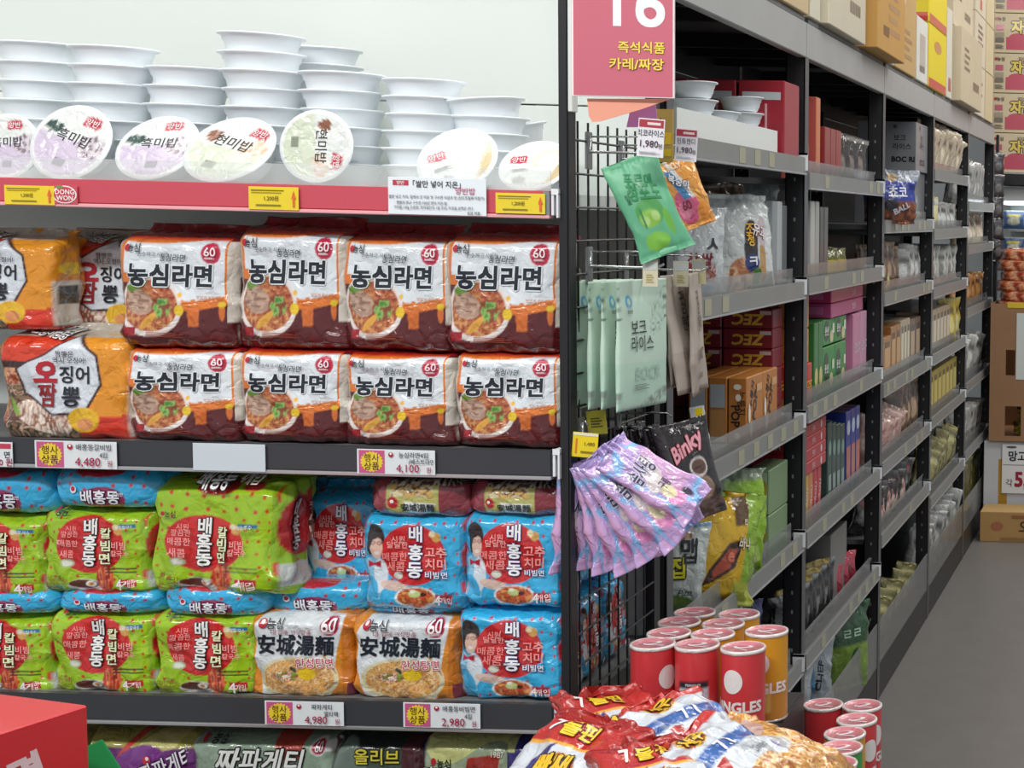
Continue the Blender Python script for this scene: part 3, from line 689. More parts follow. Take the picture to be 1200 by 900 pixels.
I_blue = [('t:배', .535, .73, .030, .95, 'f4f6fa', {'bold': .06, 'out': '202c6c', 'ow': .05}), ('t:홍', .535, .56, .030, .95, 'f4f6fa', {'bold': .06, 'out': '202c6c', 'ow': .05}), ('t:동', .535, .395, .030, .95, 'f4f6fa', {'bold': .06, 'out': '202c6c', 'ow': .05}),
          ('t:고추', .735, .565, .020, 1, 'f4a4a0', {'bold': .05}), ('t:치미', .735, .455, .020, 1, 'f4a4a0', {'bold': .05}), ('t:비빔면', .74, .355, .013, 1.05, 'e8f0f8', {'bold': .04, 'out': '203c8c', 'ow': .06}),
          ('t:시원', .375, .685, .013, 1, 'f4b0ac', {'bold': .02}), ('t:달달한', .37, .63, .013, 1, 'f4b0ac', {'bold': .02}), ('t:매콤한', .345, .52, .016, 1, 'ee9490', {'bold': .03}), ('t:새콤', .36, .43, .018, 1, 'ee9490', {'bold': .03}),
          ('t:농심', .075, .905, .013, 1, '20283c', {'bold': .03}), ('t:4', .755, .128, .021, 1, 'f6f0f0', {'bold': .05}), ('t:개입', .832, .127, .013, 1, 'f6e0e0', {'bold': .03})]
def S_blue(u, v):
    c = fill(u, '2f9ccb'); dots(c, u, v, 'b83a50', 5, .04, 1.6, 5); put(c, ell(u, v, .45, .5, .42, .27), 'a8242c'); put(c, rect(u, v, .3, .95, .06, .24), 'b8c8d4'); return c
IS_blue = [('t:배\n홍\n동', .5, .52, .025, 1, 'e8ecf4', {'bold': .04, 'out': '202c6c', 'ow': .05})]
def P_an(x, y):
    c = fill(x, 'd98a26'); put(c, x > .93, 'c8741c'); put(c, y < .05, '7a3040')
    put(c, poly(x, y, [(.03, .72), (.12, .90), (.5, .935), (.9, .90), (.94, .80), (.88, .56), (.84, .3), (.8, .06), (.12, .06), (.06, .3), (.02, .34)]), 'dae1e6')
    bowl(c, x, y, .49, .24, .40, .235, ['d8a050', 'e4bc78', 'b8743c', 'efd4a0', 'c88848'], 'd8d2ae', 30, 30, 7)
    put(c, ell(x, y, .58, .30, .085, .065), 'e8c424'); put(c, ell(x, y, .38, .27, .12, .05), mixn(x, y, ['c85c3c', 'e8e0cc', '9c4a34', '7aa03c'], 22, 30, 4)); put(c, ell(x, y, .45, .34, .02, .04, .8), '3a4440')
    put(c, ell(x, y, .80, .40, .03, .14, .6), 'e8dcc0'); put(c, ell(x, y, .80, .40, .012, .13, .6), 'a88848')
    put(c, ell(x, y, .80, .80, .095, .095), 'b4284c'); put(c, y > .95, 'd4841f')
    return c
I_an = [('t:安城湯麵', .47, .60, .0345, 1.0, '1c2634', {'bold': .06, 'sub': 1, 'shear': .06}), ('t:안성탕면', .66, .415, .017, 1.05, 'c84060', {'bold': .03, 'out': 'f4f0ec', 'ow': .08}), ('ell', .16, .815, .013, .013, 'b82838'), ('ell', .163, .83, .006, .006, 'f0e8e8'), ('t:농심', .27, .81, .016, 1.05, '2a3038', {'bold': .02}),
        ('t:내 입에 안성맞춤', .43, .735, .0095, 1.1, '9a5464', {'bold': .005}), ('t:60', .80, .81, .024, 1.1, 'f2ecf0', {'bold': .03}), ('lines', .80, .745, .022, .004, 'f0e0e6')]
def S_an(u, v):
    c = fill(u, 'c8741c'); put(c, v < .2, '7a3040'); put(c, ell(u, v, .5, .5, .3, .4), 'd98a26'); return c
def P_olive(x, y):
    c = fill(x, '8fa592'); put(c, y > .9, '7c9080'); put(c, poly(x, y, [(.55, .99), (.62, .7), (.78, .72), (.8, .99)]), 'b04438'); put(c, ell(x, y, .92, .82, .08, .075), 'dcd8d8'); put(c, ell(x, y, .92, .82, .065, .06), 'b03048')
    put(c, ell(x, y, .5, .22, .4, .22), mixn(x, y, ['3c2a1c', '5c4028', '241a14'], 26, 26)); return c
I_olive = [('t:짜파게티', .5, .70, .040, .98, 'e6eae8', {'bold': .05, 'out': '1a1e20', 'ow': .07, 'shear': .25}), ('ell', .08, .865, .011, .011, 'b82838'), ('t:농심', .19, .865, .014, 1, '20282c', {'bold': .03}), ('t:60', .92, .82, .017, 1, 'f2ecf0', {'bold': .03})]
def P_purple(x, y):
    c = fill(x, '6c2a78'); put(c, y > .8, 'a8a458'); put(c, poly(x, y, [(.3, .7), (.38, .74), (.62, 1), (.5, 1)]), 'c84a3c'); put(c, poly(x, y, [(.4, .72), (.68, .98), (.95, .98), (.86, .8)]), 'c8c47c')
    put(c, ell(x, y, .5, .6, .3, .2, .5), '7e3a90'); put(c, y < .4, '541c60'); put(c, ell(x, y, .2, .5, .1, .2), '9458a8'); return c
I_purple = [('ell', .6, .70, .014, .014, 'c83040'), ('ell', .605, .715, .006, .006, 'f0e8e8'), ('t:짜파게티', .78, .66, .03, .85, 'e4e4ee', {'bold': .04, 'out': '241428', 'ow': .06, 'rot': .35}), ('t:마', .58, .60, .018, 1, 'e8d030', {'bold': .05}), ('t:티', .12, .60, .032, 1, 'ececf2', {'bold': .05, 'out': '181018', 'ow': .07})]
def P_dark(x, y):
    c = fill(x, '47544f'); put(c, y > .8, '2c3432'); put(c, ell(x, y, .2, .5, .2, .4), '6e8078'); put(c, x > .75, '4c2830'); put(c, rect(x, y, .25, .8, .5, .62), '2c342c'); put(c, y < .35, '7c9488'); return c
I_dark = [('t:올리브', .5, .74, .026, 1, 'd8cc48', {'bold': .04, 'out': '20241c', 'ow': .07}), ('t:티', .1, .45, .03, 1, '202624', {'bold': .05})]
def P_pale(x, y):
    c = fill(x, '9cab90'); put(c, y > .78 - .1 * np.sin(x * 6), 'cbd08a'); put(c, poly(x, y, [(.5, .74), (.85, .78), (.7, .1), (.36, .1)]), 'a8342e'); put(c, x > .94, '342a6c'); return c
I_pale = [('ell', .13, .70, .012, .012, 'b82838'), ('t:농심', .25, .69, .015, 1, '26302c', {'bold': .03}), ('t:1987', .82, .78, .012, 1, 'ece8e0', {'bold': .02}), ('t:짜파', .15, .58, .03, 1, 'e8ecea', {'bold': .05, 'out': '1a1e20', 'ow': .07})]
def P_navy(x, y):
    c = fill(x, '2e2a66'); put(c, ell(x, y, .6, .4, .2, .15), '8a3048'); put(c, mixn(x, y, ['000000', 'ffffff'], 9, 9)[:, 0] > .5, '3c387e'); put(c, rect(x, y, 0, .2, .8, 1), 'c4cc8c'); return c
I_navy = [('t:새우', .5, .5, .03, 1, 'e8e4f0', {'bold': .05}), ('t:60', .8, .5, .014, 1, 'e8d8e8')]
def P_flatblue(x, y):
    c = fill(x, '36b0e2'); dots(c, x, y, 'c03848', 7, .02, 2.6, 4); put(c, ell(x, y, .52, .28, .2, .32), '8c2a54'); put(c, ell(x, y, .45, 1.0, .26, .16), 'b82838'); return c
I_flatblue = [('t:배홍동', .5, .34, .023, 1, 'f2f4fa', {'bold': .05, 'out': '282050', 'ow': .05}), ('t:비빔면', .665, .42, .006, 1, 'e8ecf4'), ('ell', .26, .52, .012, .012, 'e8e8f0'), ('ell', .26, .54, .008, .008, 'c02840')]
def P_flatbrown(x, y):
    c = fill(x, '8a3a44'); put(c, (x > .2) & (x < .72) & (y > .1), 'b9b76c'); put(c, (x > .25) & (x < .66) & (y > .55), mixn(x, y, ['c09050', 'e0d8b0', '6a4a30', 'd8b060'], 22, 10)); put(c, y > .85, mixn(x, y, ['3c3030', 'c8c0b0', '584038'], 20, 8))
    put(c, poly(x, y, [(.38, .42), (.7, .38), (.62, .1), (.4, .1)]), 'e4e8e6'); put(c, ell(x, y, .27, .38, .055, .16), 'c02c34'); put(c, x < .2, '96424c'); return c
I_flatbrown = [('t:安城湯麵', .515, .27, .015, 1, '24383c', {'bold': .03}), ('ell', .27, .42, .007, .006, 'f0e8e8')]

DES = {'ramen': (P_ramen, I_ramen, S_ramen, IS_ramen, .178, .20, .10, 'brick', .0055), 'squid': (P_squid, I_squid, S_squid, None, .215, .185, .10, 'brick', .0065),
       'green': (P_green, I_green, S_green, IS_green, .178, .165, .10, 'brick', .0065), 'biggreen': (P_big, I_big, S_green, IS_green, .178, .165, .10, 'brick', .008), 'blue': (P_blue, I_blue, S_blue, IS_blue, .17, .19, .10, 'brick', .006),
       'an': (P_an, I_an, S_an, None, .178, .155, .10, 'brick', .0065), 'olive': (P_olive, I_olive, None, None, .235, .18, .10, 'brick', .006), 'purple': (P_purple, I_purple, None, None, .18, .18, .10, 'brick', .007),
       'dark': (P_dark, I_dark, None, None, .15, .17, .10, 'brick', .007), 'pale': (P_pale, I_pale, None, None, .17, .18, .10, 'brick', .006), 'navy': (P_navy, I_navy, None, None, .1, .17, .10, 'brick', .006),
       'flatblue': (P_flatblue, I_flatblue, None, None, .178, .062, .16, 'slab', .004), 'flatbrown': (P_flatbrown, I_flatbrown, None, None, .178, .066, .16, 'slab', .005)}
_proto = {}
def pack(kind, var=0, res=None):
    key = (kind, var)
    P, I, S, IS, W, Hh, D, prof, cr = DES[kind]
    if key in _proto: return copy_tree(_proto[key])
    b = Bag(W, Hh, D, prof, 6 if prof == 'brick' else 4, cr, 11 + 17 * var + len(kind) * 3)
    n = 104 if kind not in ('flatblue', 'flatbrown') else 84
    it = I if not (kind == 'blue' and var == 9) else I
    o = bag_thing('noodle_multipack' if prof == 'brick' else 'noodle_pack', b, P, it, S, IS, n, n if prof == 'brick' else 40)
    o['dims'] = (W, Hh, D); _proto[key] = o; return o
def put_pack(kind, var, u0, u1, v0, v1, Y, label, group, rz=0, rx=0, ry=0):
    o = pack(kind, var); W, Hh, D = o['dims']
    um = (u0 + u1) / 2; pb = at(um, v1, Y); s = (u1 - u0) * Y / F / W; sh = (at(um, v0, Y).z - pb.z) / Hh
    o.scale = (s, min(1.1, s), sh); o.rotation_euler = (rx, ry, rz)
    o.location = (pb.x, Y + D / 2 * min(1.1, s) * math.cos(rz), pb.z)
    return tag(o, label, 'noodle pack', group)
YF = D0 + .018
G1 = 'white and maroon noodle multipacks'
for i, (u0, u1, v0, v1, rz, vr) in enumerate(((138, 272, 262, 410, .0, 0), (278, 403, 254, 411, 0, 1), (401, 527, 263, 413, 0, 2), (521, 657, 262, 417, 0, 0))):
    put_pack('ramen', vr, u0, u1, v0, v1, YF + .004 * i % .01, 'maroon and white soup bowl noodle multipack, upper row, %s from left' % NUM[i], G1, rz, -.02)
for i, (u0, u1, v0, v1, rz, vr) in enumerate(((148, 281, 396, 519, .0, 2), (280, 404, 398, 521, 0, 0), (403, 529, 402, 525, 0, 1), (533, 658, 402, 526, 0, 2))):
    put_pack('ramen', vr, u0, u1, v0, v1, YF, 'maroon and white soup bowl noodle multipack, lower row, %s from left' % NUM[i], G1, rz)
for i, (u, v) in enumerate(((175, 411), (300, 410), (430, 413), (555, 416))):
    put_pack('ramen', 1, u - 50, u + 62, v - 140, v, YF + .17, 'maroon pack standing behind the upper row, %s from left' % NUM[i], G1)
put_pack('squid', 0, 0, 150, 382, 517, YF, 'red and orange squid noodle multipack with white octagon, lower one of the pile at left', 'squid noodle multipacks')
put_pack('squid', 1, -76, 60, 268, 388, YF + .01, 'red and orange squid noodle multipack cut off at the left, on top of the pile', 'squid noodle multipacks')
put_pack('squid', 2, 52, 190, 270, 392, YF + .1, 'red and orange squid noodle multipack tucked behind the first white pack', 'squid noodle multipacks')
G2 = 'lime green noodle multipacks'; G3 = 'sky blue noodle multipacks'; G4 = 'white and orange noodle multipacks'
put_pack('green', 0, -70, 52, 596, 702, YF, 'lime green noodle multipack with red dots cut off at far left, upper row', G2)
put_pack('green', 1, 50, 172, 590, 697, YF, 'lime green noodle multipack with red dots under a flat blue pack, upper row', G2, .0)
put_pack('biggreen', 2, 172, 332, 553, 700, YF - .004, 'largest lime green noodle multipack, bulging and turned, reaching the rail above', G2, -.10, -.05)
put_pack('green', 0, 300, 372, 560, 690, YF + .16, 'lime green noodle multipack hidden behind the largest green one', G2)
put_pack('green', 1, -62, 60, 714, 816, YF, 'lime green noodle multipack cut off at far left, lower row', G2)
put_pack('green', 2, 60, 180, 708, 814, YF, 'lime green noodle multipack with red dots, lower row, second from left', G2)
put_pack('green', 0, 179, 303, 710, 817, YF, 'lime green noodle multipack beside the white and orange pack, lower row', G2)
put_pack('flatblue', 0, -66, 60, 553, 604, YF - .004, 'sky blue noodle pack lying flat at far left under the middle rail', 'flat sky blue packs')
put_pack('flatblue', 1, 53, 183, 552, 598, YF - .004, 'sky blue noodle pack lying flat on the second green multipack', 'flat sky blue packs')
put_pack('flatblue', 1, -64, 62, 692, 722, YF - .004, 'sky blue noodle pack lying flat between the far left green multipacks', 'flat sky blue packs')
put_pack('flatblue', 0, 58, 184, 692, 722, YF - .004, 'sky blue noodle pack lying flat below the second green multipack', 'flat sky blue packs')
put_pack('flatblue', 1, 182, 308, 688, 725, YF - .004, 'sky blue noodle pack lying flat below the largest green multipack', 'flat sky blue packs')
put_pack('flatblue', 0, 302, 432, 684, 722, YF + .03, 'sky blue noodle pack lying flat on the first white and orange multipack', 'flat sky blue packs')
put_pack('blue', 1, 352, 446, 568, 690, YF + .10, 'sky blue noodle multipack set back beside the largest green one', G3)
put_pack('blue', 0, 424, 545, 592, 716, YF, 'sky blue multipack with a man in a bow tie, upper row, left one', G3)
put_pack('blue', 2, 541, 659, 590, 714, YF, 'sky blue multipack with a man in a bow tie, upper row, nearest the post', G3)
put_pack('blue', 1, 536, 659, 705, 823, YF, 'sky blue noodle multipack with a man in a bow tie, lower row', G3)
put_pack('an', 0, 291, 412, 712, 821, YF, 'white and orange noodle multipack with black characters, left of the pair', G4)
put_pack('an', 1, 411, 537, 714, 824, YF - .003, 'white and orange noodle multipack with black characters, beside the blue one', G4)
put_pack('flatbrown', 0, 427, 548, 562, 607, YF - .004, 'dark red and gold noodle pack lying flat on the left blue multipack', 'flat dark red packs')
put_pack('flatbrown', 1, 541, 660, 566, 606, YF - .004, 'dark red and gold noodle pack lying flat beside the black post', 'flat dark red packs')
put_pack('flatblue', 1, 420, 545, 700, 722, YF + .02, 'sky blue noodle pack lying flat under the left blue multipack', 'flat sky blue packs')
# packs behind, seen through the wire panel
for i, (yy, z0) in enumerate(((2.72, .91), (2.84, .91), (2.72, 1.085), (2.84, 1.085))):
    o = pack('blue', i % 3); o.rotation_euler = (0, 0, math.pi / 2); o.scale = (.62, .9, .88); o.location = (-A - .065, yy, z0)
    tag(o, 'sky blue noodle multipack seen through the wire side panel, %s row, %s one' % ('lower' if i < 2 else 'upper', 'nearer' if i % 2 == 0 else 'farther'), 'noodle pack', G3)
# bottom shelf row
YB = D0 + .0
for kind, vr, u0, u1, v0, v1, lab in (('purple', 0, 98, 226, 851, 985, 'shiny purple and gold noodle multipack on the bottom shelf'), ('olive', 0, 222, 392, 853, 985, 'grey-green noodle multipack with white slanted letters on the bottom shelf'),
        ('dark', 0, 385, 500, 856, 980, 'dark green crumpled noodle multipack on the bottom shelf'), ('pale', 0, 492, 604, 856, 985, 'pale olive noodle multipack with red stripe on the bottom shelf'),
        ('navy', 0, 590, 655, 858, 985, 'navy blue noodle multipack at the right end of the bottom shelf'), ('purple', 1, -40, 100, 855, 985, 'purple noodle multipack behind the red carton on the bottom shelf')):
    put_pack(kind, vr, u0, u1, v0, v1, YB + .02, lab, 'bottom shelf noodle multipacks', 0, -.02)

# ------------------------------------------------------------------ hooks on the wire panel and what hangs there
def hook(u0, u1, v, Y, label, drop=.016, up=True):
    p0 = at(u0, v, Y); p1 = at(u1, v, Y); x0 = -A; h = tag(empty('display_hook', (x0, Y, p0.z)), label, 'hook', 'wire hooks')
    ln = p1.x - x0
    MB().tube([(0.002, 0, .026), (0, 0, 0), (ln, 0, 0), (ln + .012, 0, .007)], .0024, 8).tube([(0.002, 0, .026), (ln * .95, 0, .028), (ln + .004, 0, .02)], .0018, 6).build('hook_wire', CHROME, h, True)
    bevel_box('hook_plate', -.004, .001, -.012, .012, -.03, .034, mat('grey_metal_plate', '8f9294', .35, metal=.6), h, .001)
    return h, ln
HK = [(690, 752, 178, 2.66, 'upper chrome hook holding the green snack bag, nearer the front'), (694, 800, 186, 2.82, 'upper chrome hook beside the two price tickets, farther one'),
      (690, 770, 312, 2.66, 'chrome hook holding the mint pouches'), (694, 822, 314, 2.84, 'chrome hook holding the beige pouches'),
      (678, 686, 512, 2.62, 'short chrome hook holding the lilac bags'), (712, 785, 500, 2.80, 'chrome hook holding the black bags')]
for a_ in HK: hook(*a_)
def ht(u0, u1, v0, v1, Y, c, its, lab, rz=.0, m=None):
    o = card('hook_ticket', u0, u1, v0, v1, Y, c, its, lab, 'price label', None, m or CARD); o.rotation_euler = (0, rz, rz); return o
ht(753, 771, 304, 336, 2.63, 'cfc9b0', lambda w_, h: [('rect', .5, .78, w_ * .9, h * .32, 'c8ccca'), ('lines', .5, .3, w_ * .5, h * .3, 'b0a060')], 'clear ticket holder with pale yellow slip in front of the mint pouches')
ht(789, 807, 306, 336, 2.80, 'cfc9b0', lambda w_, h: [('rect', .5, .78, w_ * .9, h * .3, 'c8ccca'), ('lines', .5, .3, w_ * .5, h * .3, 'b0a060')], 'clear ticket holder with pale yellow slip in front of the beige pouches')
ht(811, 827, 304, 333, 2.92, 'cdc8a0', lambda w_, h: [('rect', .5, .78, w_ * .9, h * .3, 'b8bcba')], 'clear ticket holder with pale yellow slip nearest the rack shelf')
ht(670, 699, 507, 536, 2.575, 'ecd31e', lambda w_, h: [('rect', .5, .93, w_ * .98, h * .1, 'e8e4d8'), ('rect', .16, .45, w_ * .07, h * .6, 'e07838'), ('t:1,480', .68, .55, h * .2, 1, '7a6a18'), ('rect', .6, .22, w_ * .5, h * .08, '8a7a20')], 'bright yellow price ticket hanging above the lilac bags', .08)
ht(689, 713, 481, 509, 2.66, 'b9b340', lambda w_, h: [('lines', .5, .5, w_ * .6, h * .4, '6a6620')], 'dull yellow price ticket beneath the mint pouches', -.12)
ht(812, 831, 476, 506, 2.83, 'cfd4d4', lambda w_, h: [('rect', .62, .5, w_ * .5, h * .85, 'ecd31e'), ('rect', .75, .4, w_ * .1, h * .6, 'e07838')], 'white ticket holder with yellow slip above the black bags', -.2)

def hang(proto_fn, key, u, v0, v1, Y, rz, ry=0, rx=0, label='', cat='pouch', group=None, sx=1):
    if key in _proto: o = copy_tree(_proto[key])
    else: o = proto_fn(); _proto[key] = o
    Hh = o['dims'][1]; h = at(u, v0, Y).z - at(u, v1, Y).z; s = h / Hh
    M = Matrix.Translation(at(u, v0, Y)) @ Matrix.Rotation(ry, 4, 'Y') @ Matrix.Rotation(rx, 4, 'X') @ Matrix.Rotation(rz, 4, 'Z') @ Matrix.Diagonal((s * sx, s * sx, s, 1)) @ Matrix.Translation((0, 0, -Hh))
    o.matrix_world = M; return tag(o, label, cat, group)
def mk(name, W, Hh, D, kind, P, I, seed, crump=.003, n=3, m=None, nF=60, nR=60, S=None, IS=None):
    def f():
        o = bag_thing(name, Bag(W, Hh, D, kind, n, crump, seed), P, I, S, IS, nF, nR, m); o['dims'] = (W, Hh, D); return o
    return f
def P_mint(x, y):
    c = fill(x, 'c3dccb'); put(c, y < .36, 'b9d9c6'); put(c, rect(x, y, .12, .9, .374, .378), '8aa898'); put(c, ell(x, y, .2, .83, .075, .05), '3f9fd0'); put(c, ell(x, y, .21, .83, .04, .028), 'c3dccb')
    q = ell(x, y, .85, .75, .28, .13, .6); n = vn(x * 26, y * 40, 0, 4); put(c, q & (np.abs(n - .5) < .04), '5a6a60'); put(c, ell(x, y, .75, .06, .4, .05, .2) & (np.abs(n - .5) < .12), '8a9a90'); return c
I_mint = [('t:보크', .36, .635, .028, .95, '26302c', {'bold': .01}), ('t:라이스', .42, .505, .028, .95, '26302c', {'bold': .01}), ('t:BOCR', .55, .275, .03, 1.0, 'a6c6b4', {'bold': .01}), ('t:청정원', .18, .755, .007, 1, '50605a'), ('lines', .4, .17, .045, .009, '7a9084')]
mint = mk('mint_pouch', .15, .21, .014, 'pouch', P_mint, I_mint, 5, .0018, 4, MATTE)
for i, (u, v0, v1, Yy, rz) in enumerate(((681, 328, 472, 2.70, 1.36), (700, 328, 474, 2.685, 1.38), (716, 328, 474, 2.675, 1.42), (731, 328, 474, 2.665, 1.42), (752, 327, 477, 2.655, 1.36))):
    hang(mint, 'mint', u, v0, v1, Yy, rz, label='pale mint green rice pouch on the chrome hook, %s from the black post' % NUM[i], group='mint green pouches')
def P_beige(x, y):
    c = fill(x, 'b5aaa0'); put(c, y < .36, 'a89c92'); put(c, rect(x, y, .12, .9, .5, .504), '6a6058'); put(c, y < .04, '8a7a70'); return c
I_beige = [('t:귀', .45, .80, .03, 1, '2c2824', {'bold': .01}), ('t:리', .46, .70, .03, 1, '2c2824', {'bold': .01}), ('t:현미', .46, .59, .03, .8, '2c2824', {'bold': .01}), ('t:BOCR', .5, .34, .03, 1, '8c8078', {'bold': .01}), ('lines', .4, .17, .045, .009, '6a6058')]
beige = mk('beige_pouch', .15, .21, .012, 'pouch', P_beige, I_beige, 6, .003, 4, MATTE)
for i, (u, v0, v1, Yy, rz, ry) in enumerate(((772, 326, 448, 2.85, 1.72, .0), (781, 325, 455, 2.85, 1.72, -.02), (789, 325, 452, 2.84, 1.7, -.05), (794, 322, 460, 2.83, 1.5, -.14), (814, 320, 462, 2.87, 1.75, -.03))):
    hang(beige, 'beige', u, v0, v1, Yy, rz, ry, label='beige grey rice pouch hanging beside the mint pouches, %s from the front' % NUM[i], group='beige pouches')
def P_gbag(x, y):
    c = fill(x, '62ad86'); put(c, y > .72, '6cb890'); put(c, ell(x, y, .5, .44, .3, .14), '4c9a50'); put(c, ell(x, y, .45, .38, .22, .09), '86b84c'); put(c, ell(x, y, .36, .37, .08, .05), 'a8cc7c'); put(c, ell(x, y, .58, .39, .08, .05), 'a8cc7c')
    put(c, ell(x, y, .42, .15, .25, .09), '7cbc48'); put(c, ell(x, y, .82, .3, .1, .14), '6cb048'); put(c, rect(x, y, .3, .34, .3, .5), '2c7c50'); return c
I_gbag = [('t:푸르메', .52, .77, .026, 1, '2c8c58', {'bold': .05, 'rot': -.25}), ('t:청포도', .55, .64, .036, .9, '2c8a50', {'bold': .06, 'rot': -.2}), ('t:알', .16, .62, .02, 1, '2c7a50', {'bold': .04})]
hang(mk('snack_bag', .125, .185, .03, 'pillow', P_gbag, I_gbag, 3, .004, 2.6, MATTE), 'gbag', 736, 186, 306, 2.63, .25, -.40, 0, 'semi-matte green grape jelly bag hanging tilted on the upper hook', 'snack bag', None, .78)
def P_pink(x, y):
    c = fill(x, 'e8a04a'); put(c, ell(x, y, .4, .3, .33, .24), 'e0608c'); put(c, ell(x, y, .3, .25, .18, .12), 'ec88a8'); q = np.abs(x - .2 - (1 - y) * .5) < .1; put(c, q & (y > .4) & (y < .85), '4a90c8'); put(c, (np.abs(x - .35 - (1 - y) * .5) < .05) & (y > .4), 'f0ece8'); put(c, ell(x, y, .8, .15, .2, .15), 'e8902c'); return c
I_pink = [('t:JELLY', .5, .88, .016, 1, 'f4ece0', {'bold': .05}), ('t:60', .40, .32, .026, 1, '8a2040', {'bold': .03}), ('t:복숭아', .45, .66, .022, .9, 'f4f4f4', {'bold': .05, 'out': '2c5c9c', 'rot': -.6})]
hang(mk('snack_bag', .105, .15, .03, 'pillow', P_pink, I_pink, 8, .004, 2.6), 'pinkbag', 784, 188, 272, 2.80, .6, -.42, 0, 'orange and pink jelly bag marked 60 behind the green bag', 'snack bag', None, .85)
def P_lilac(x, y):
    n = vn(x * 3, y * 3, 2, 12); c = fill(x, 'b59ad2'); put(c, n > .48, '84b4e6'); put(c, n > .66, 'c8a8dc'); put(c, n < .3, 'd2a6d2'); put(c, ell(x, y, .5, .48, .35, .09, .2), 'e0d4d8'); put(c, ell(x, y, .45, .22, .22, .10), 'dc8cc0'); put(c, ell(x, y, .45, .30, .16, .08), 'e4dcb4'); put(c, ell(x, y, .7, .16, .1, .06), '4a4054'); put(c, y > .94, 'a08cc4'); return c
I_lilac = [('t:솜사탕', .5, .62, .040, .9, '3a3850', {'bold': .05, 'shear': .2, 'out': 'd8d4ec', 'ow': .05}), ('t:구름', .55, .38, .02, 1, '4a4458', {'bold': .03})]
lil = mk('lilac_bag', .13, .19, .04, 'pillow', P_lilac, I_lilac, 9, .011, 2.4)
for i, (u, v0, v1, Yy, rz, ry, sx) in enumerate(((677, 545, 668, 2.60, .9, .06, .6), (682, 542, 668, 2.63, .8, .0, .55), (688, 538, 662, 2.62, .8, -.10, .55), (692, 536, 668, 2.60, .7, -.22, .55), (694, 536, 672, 2.585, .6, -.42, .6), (696, 532, 668, 2.57, .5, -.60, .6), (700, 530, 668, 2.55, .5, -.82, .6), (712, 528, 650, 2.535, .45, -1.02, .6))):
    hang(lil, 'lilac', u, v0, v1, Yy, rz, ry, 0, 'glossy lilac and blue candy bag in the fanned bunch, %s counting from the black post' % NUM[i], 'snack bag', 'fanned lilac candy bags', sx)
def P_choc(x, y):
    c = fill(x, '1d1a1d'); put(c, ell(x, y, .55, .13, .45, .2), '4a3028'); put(c, ell(x, y, .65, .3, .25, .12), '8a7260'); put(c, ell(x, y, .62, .52, .2, .10), 'd8d0cc'); put(c, ell(x, y, .62, .52, .16, .08), '5a4038'); put(c, poly(x, y, [(.08, .1), (.36, .34), (.36, .42), (.05, .3)]), 'c43a34'); put(c, x < .05, '3a3436'); return c
I_choc = [('t:Binky', .45, .73, .042, 1, 'e4a4b0', {'bold': .06, 'out': '8a2434', 'ow': .05, 'rot': .35, 'shear': .2}), ('t:초코', .2, .3, .014, 1, 'f0e4e0', {'bold': .02, 'rot': .6})]
choc = mk('chocolate_bag', .12, .19, .028, 'pillow', P_choc, I_choc, 10, .005, 2.6)
for i, (u, v0, v1, Yy, rz, ry) in enumerate(((738, 498, 606, 2.80, 1.4, -.03), (756, 500, 604, 2.79, 1.4, -.05), (774, 500, 603, 2.78, 1.35, -.06), (796, 494, 610, 2.77, .95, -.22))):
    hang(choc, 'choc', u, v0, v1, Yy, rz, ry, 0, 'black chocolate snack bag with pink script on the lower hook, %s from the front post' % NUM[i], 'snack bag', 'black chocolate bags')

# ------------------------------------------------------------------ long rack along the aisle
rk = tag(empty('storage_rack', (-A - .25, Y0 + 2.5 * BAY, 0)), 'long black storage rack with grey lipped shelves running down the aisle', 'storage rack')
def rp(o): o.parent = rk; o.matrix_parent_inverse = Matrix.Translation(-rk.location); return o
XB = -A - .52; ZT0, ZT1 = 2.177, 2.272
RAILS = [[(815, 188), (832, 373), (836, 566), (933, 651), (938, 791)], [(945, 222), (946, 346), (942, 498), (940.6, 646), (938.7, 791)],
         [(1035, 273.6), (1032, 360), (1031, 468), (1029, 562), (1027, 648)], [(1094, 211), (1092, 281), (1091.6, 350.7), (1090, 430), (1087.8, 505.6), (1086.7, 600)],
         [(1135, 247), (1134, 298), (1132, 373), (1130, 462), (1128, 544)]]
def slots(o_name, x0, x1, y, z0, z1, xe):
    b = MB(); z = z0
    while z < z1: b.box((x0 + x1) / 2 - .0025, (x0 + x1) / 2 + .0025, y - .001, y, z, z + .01); z += .055
    return b.build(o_name, mat('bare_metal_slot', '7c7e80', .4))
for k in range(6):
    y = Y0 + k * BAY
    for x0, x1, nm in ((-A - .052, -A, 'front_post'), (XB, XB + .05, 'rear_post')):
        b = MB().box(x0, x1, y, y + .003, 0, 2.62 if k == 0 else ZT0 + .01).box(x1 - .003, x1, y, y + .04, 0, ZT0 + .01).box(x0, x0 + .003, y, y + .04, 0, ZT0 + .01)
        rp(b.build(nm, BLACK)); rp(slots('post_slots', x0, x1, y, .3, 2.1, 0))['kind'] = 'stuff'
    # aisle side of the black post, its lit look painted as lighter grey
    rp(bevel_box('post_lit_strip', -A, -A + .002, y, y + .04, .0, ZT0 + .01, mat('post_lit_grey', '54565a', .35), bev=.0006))
LEV = []
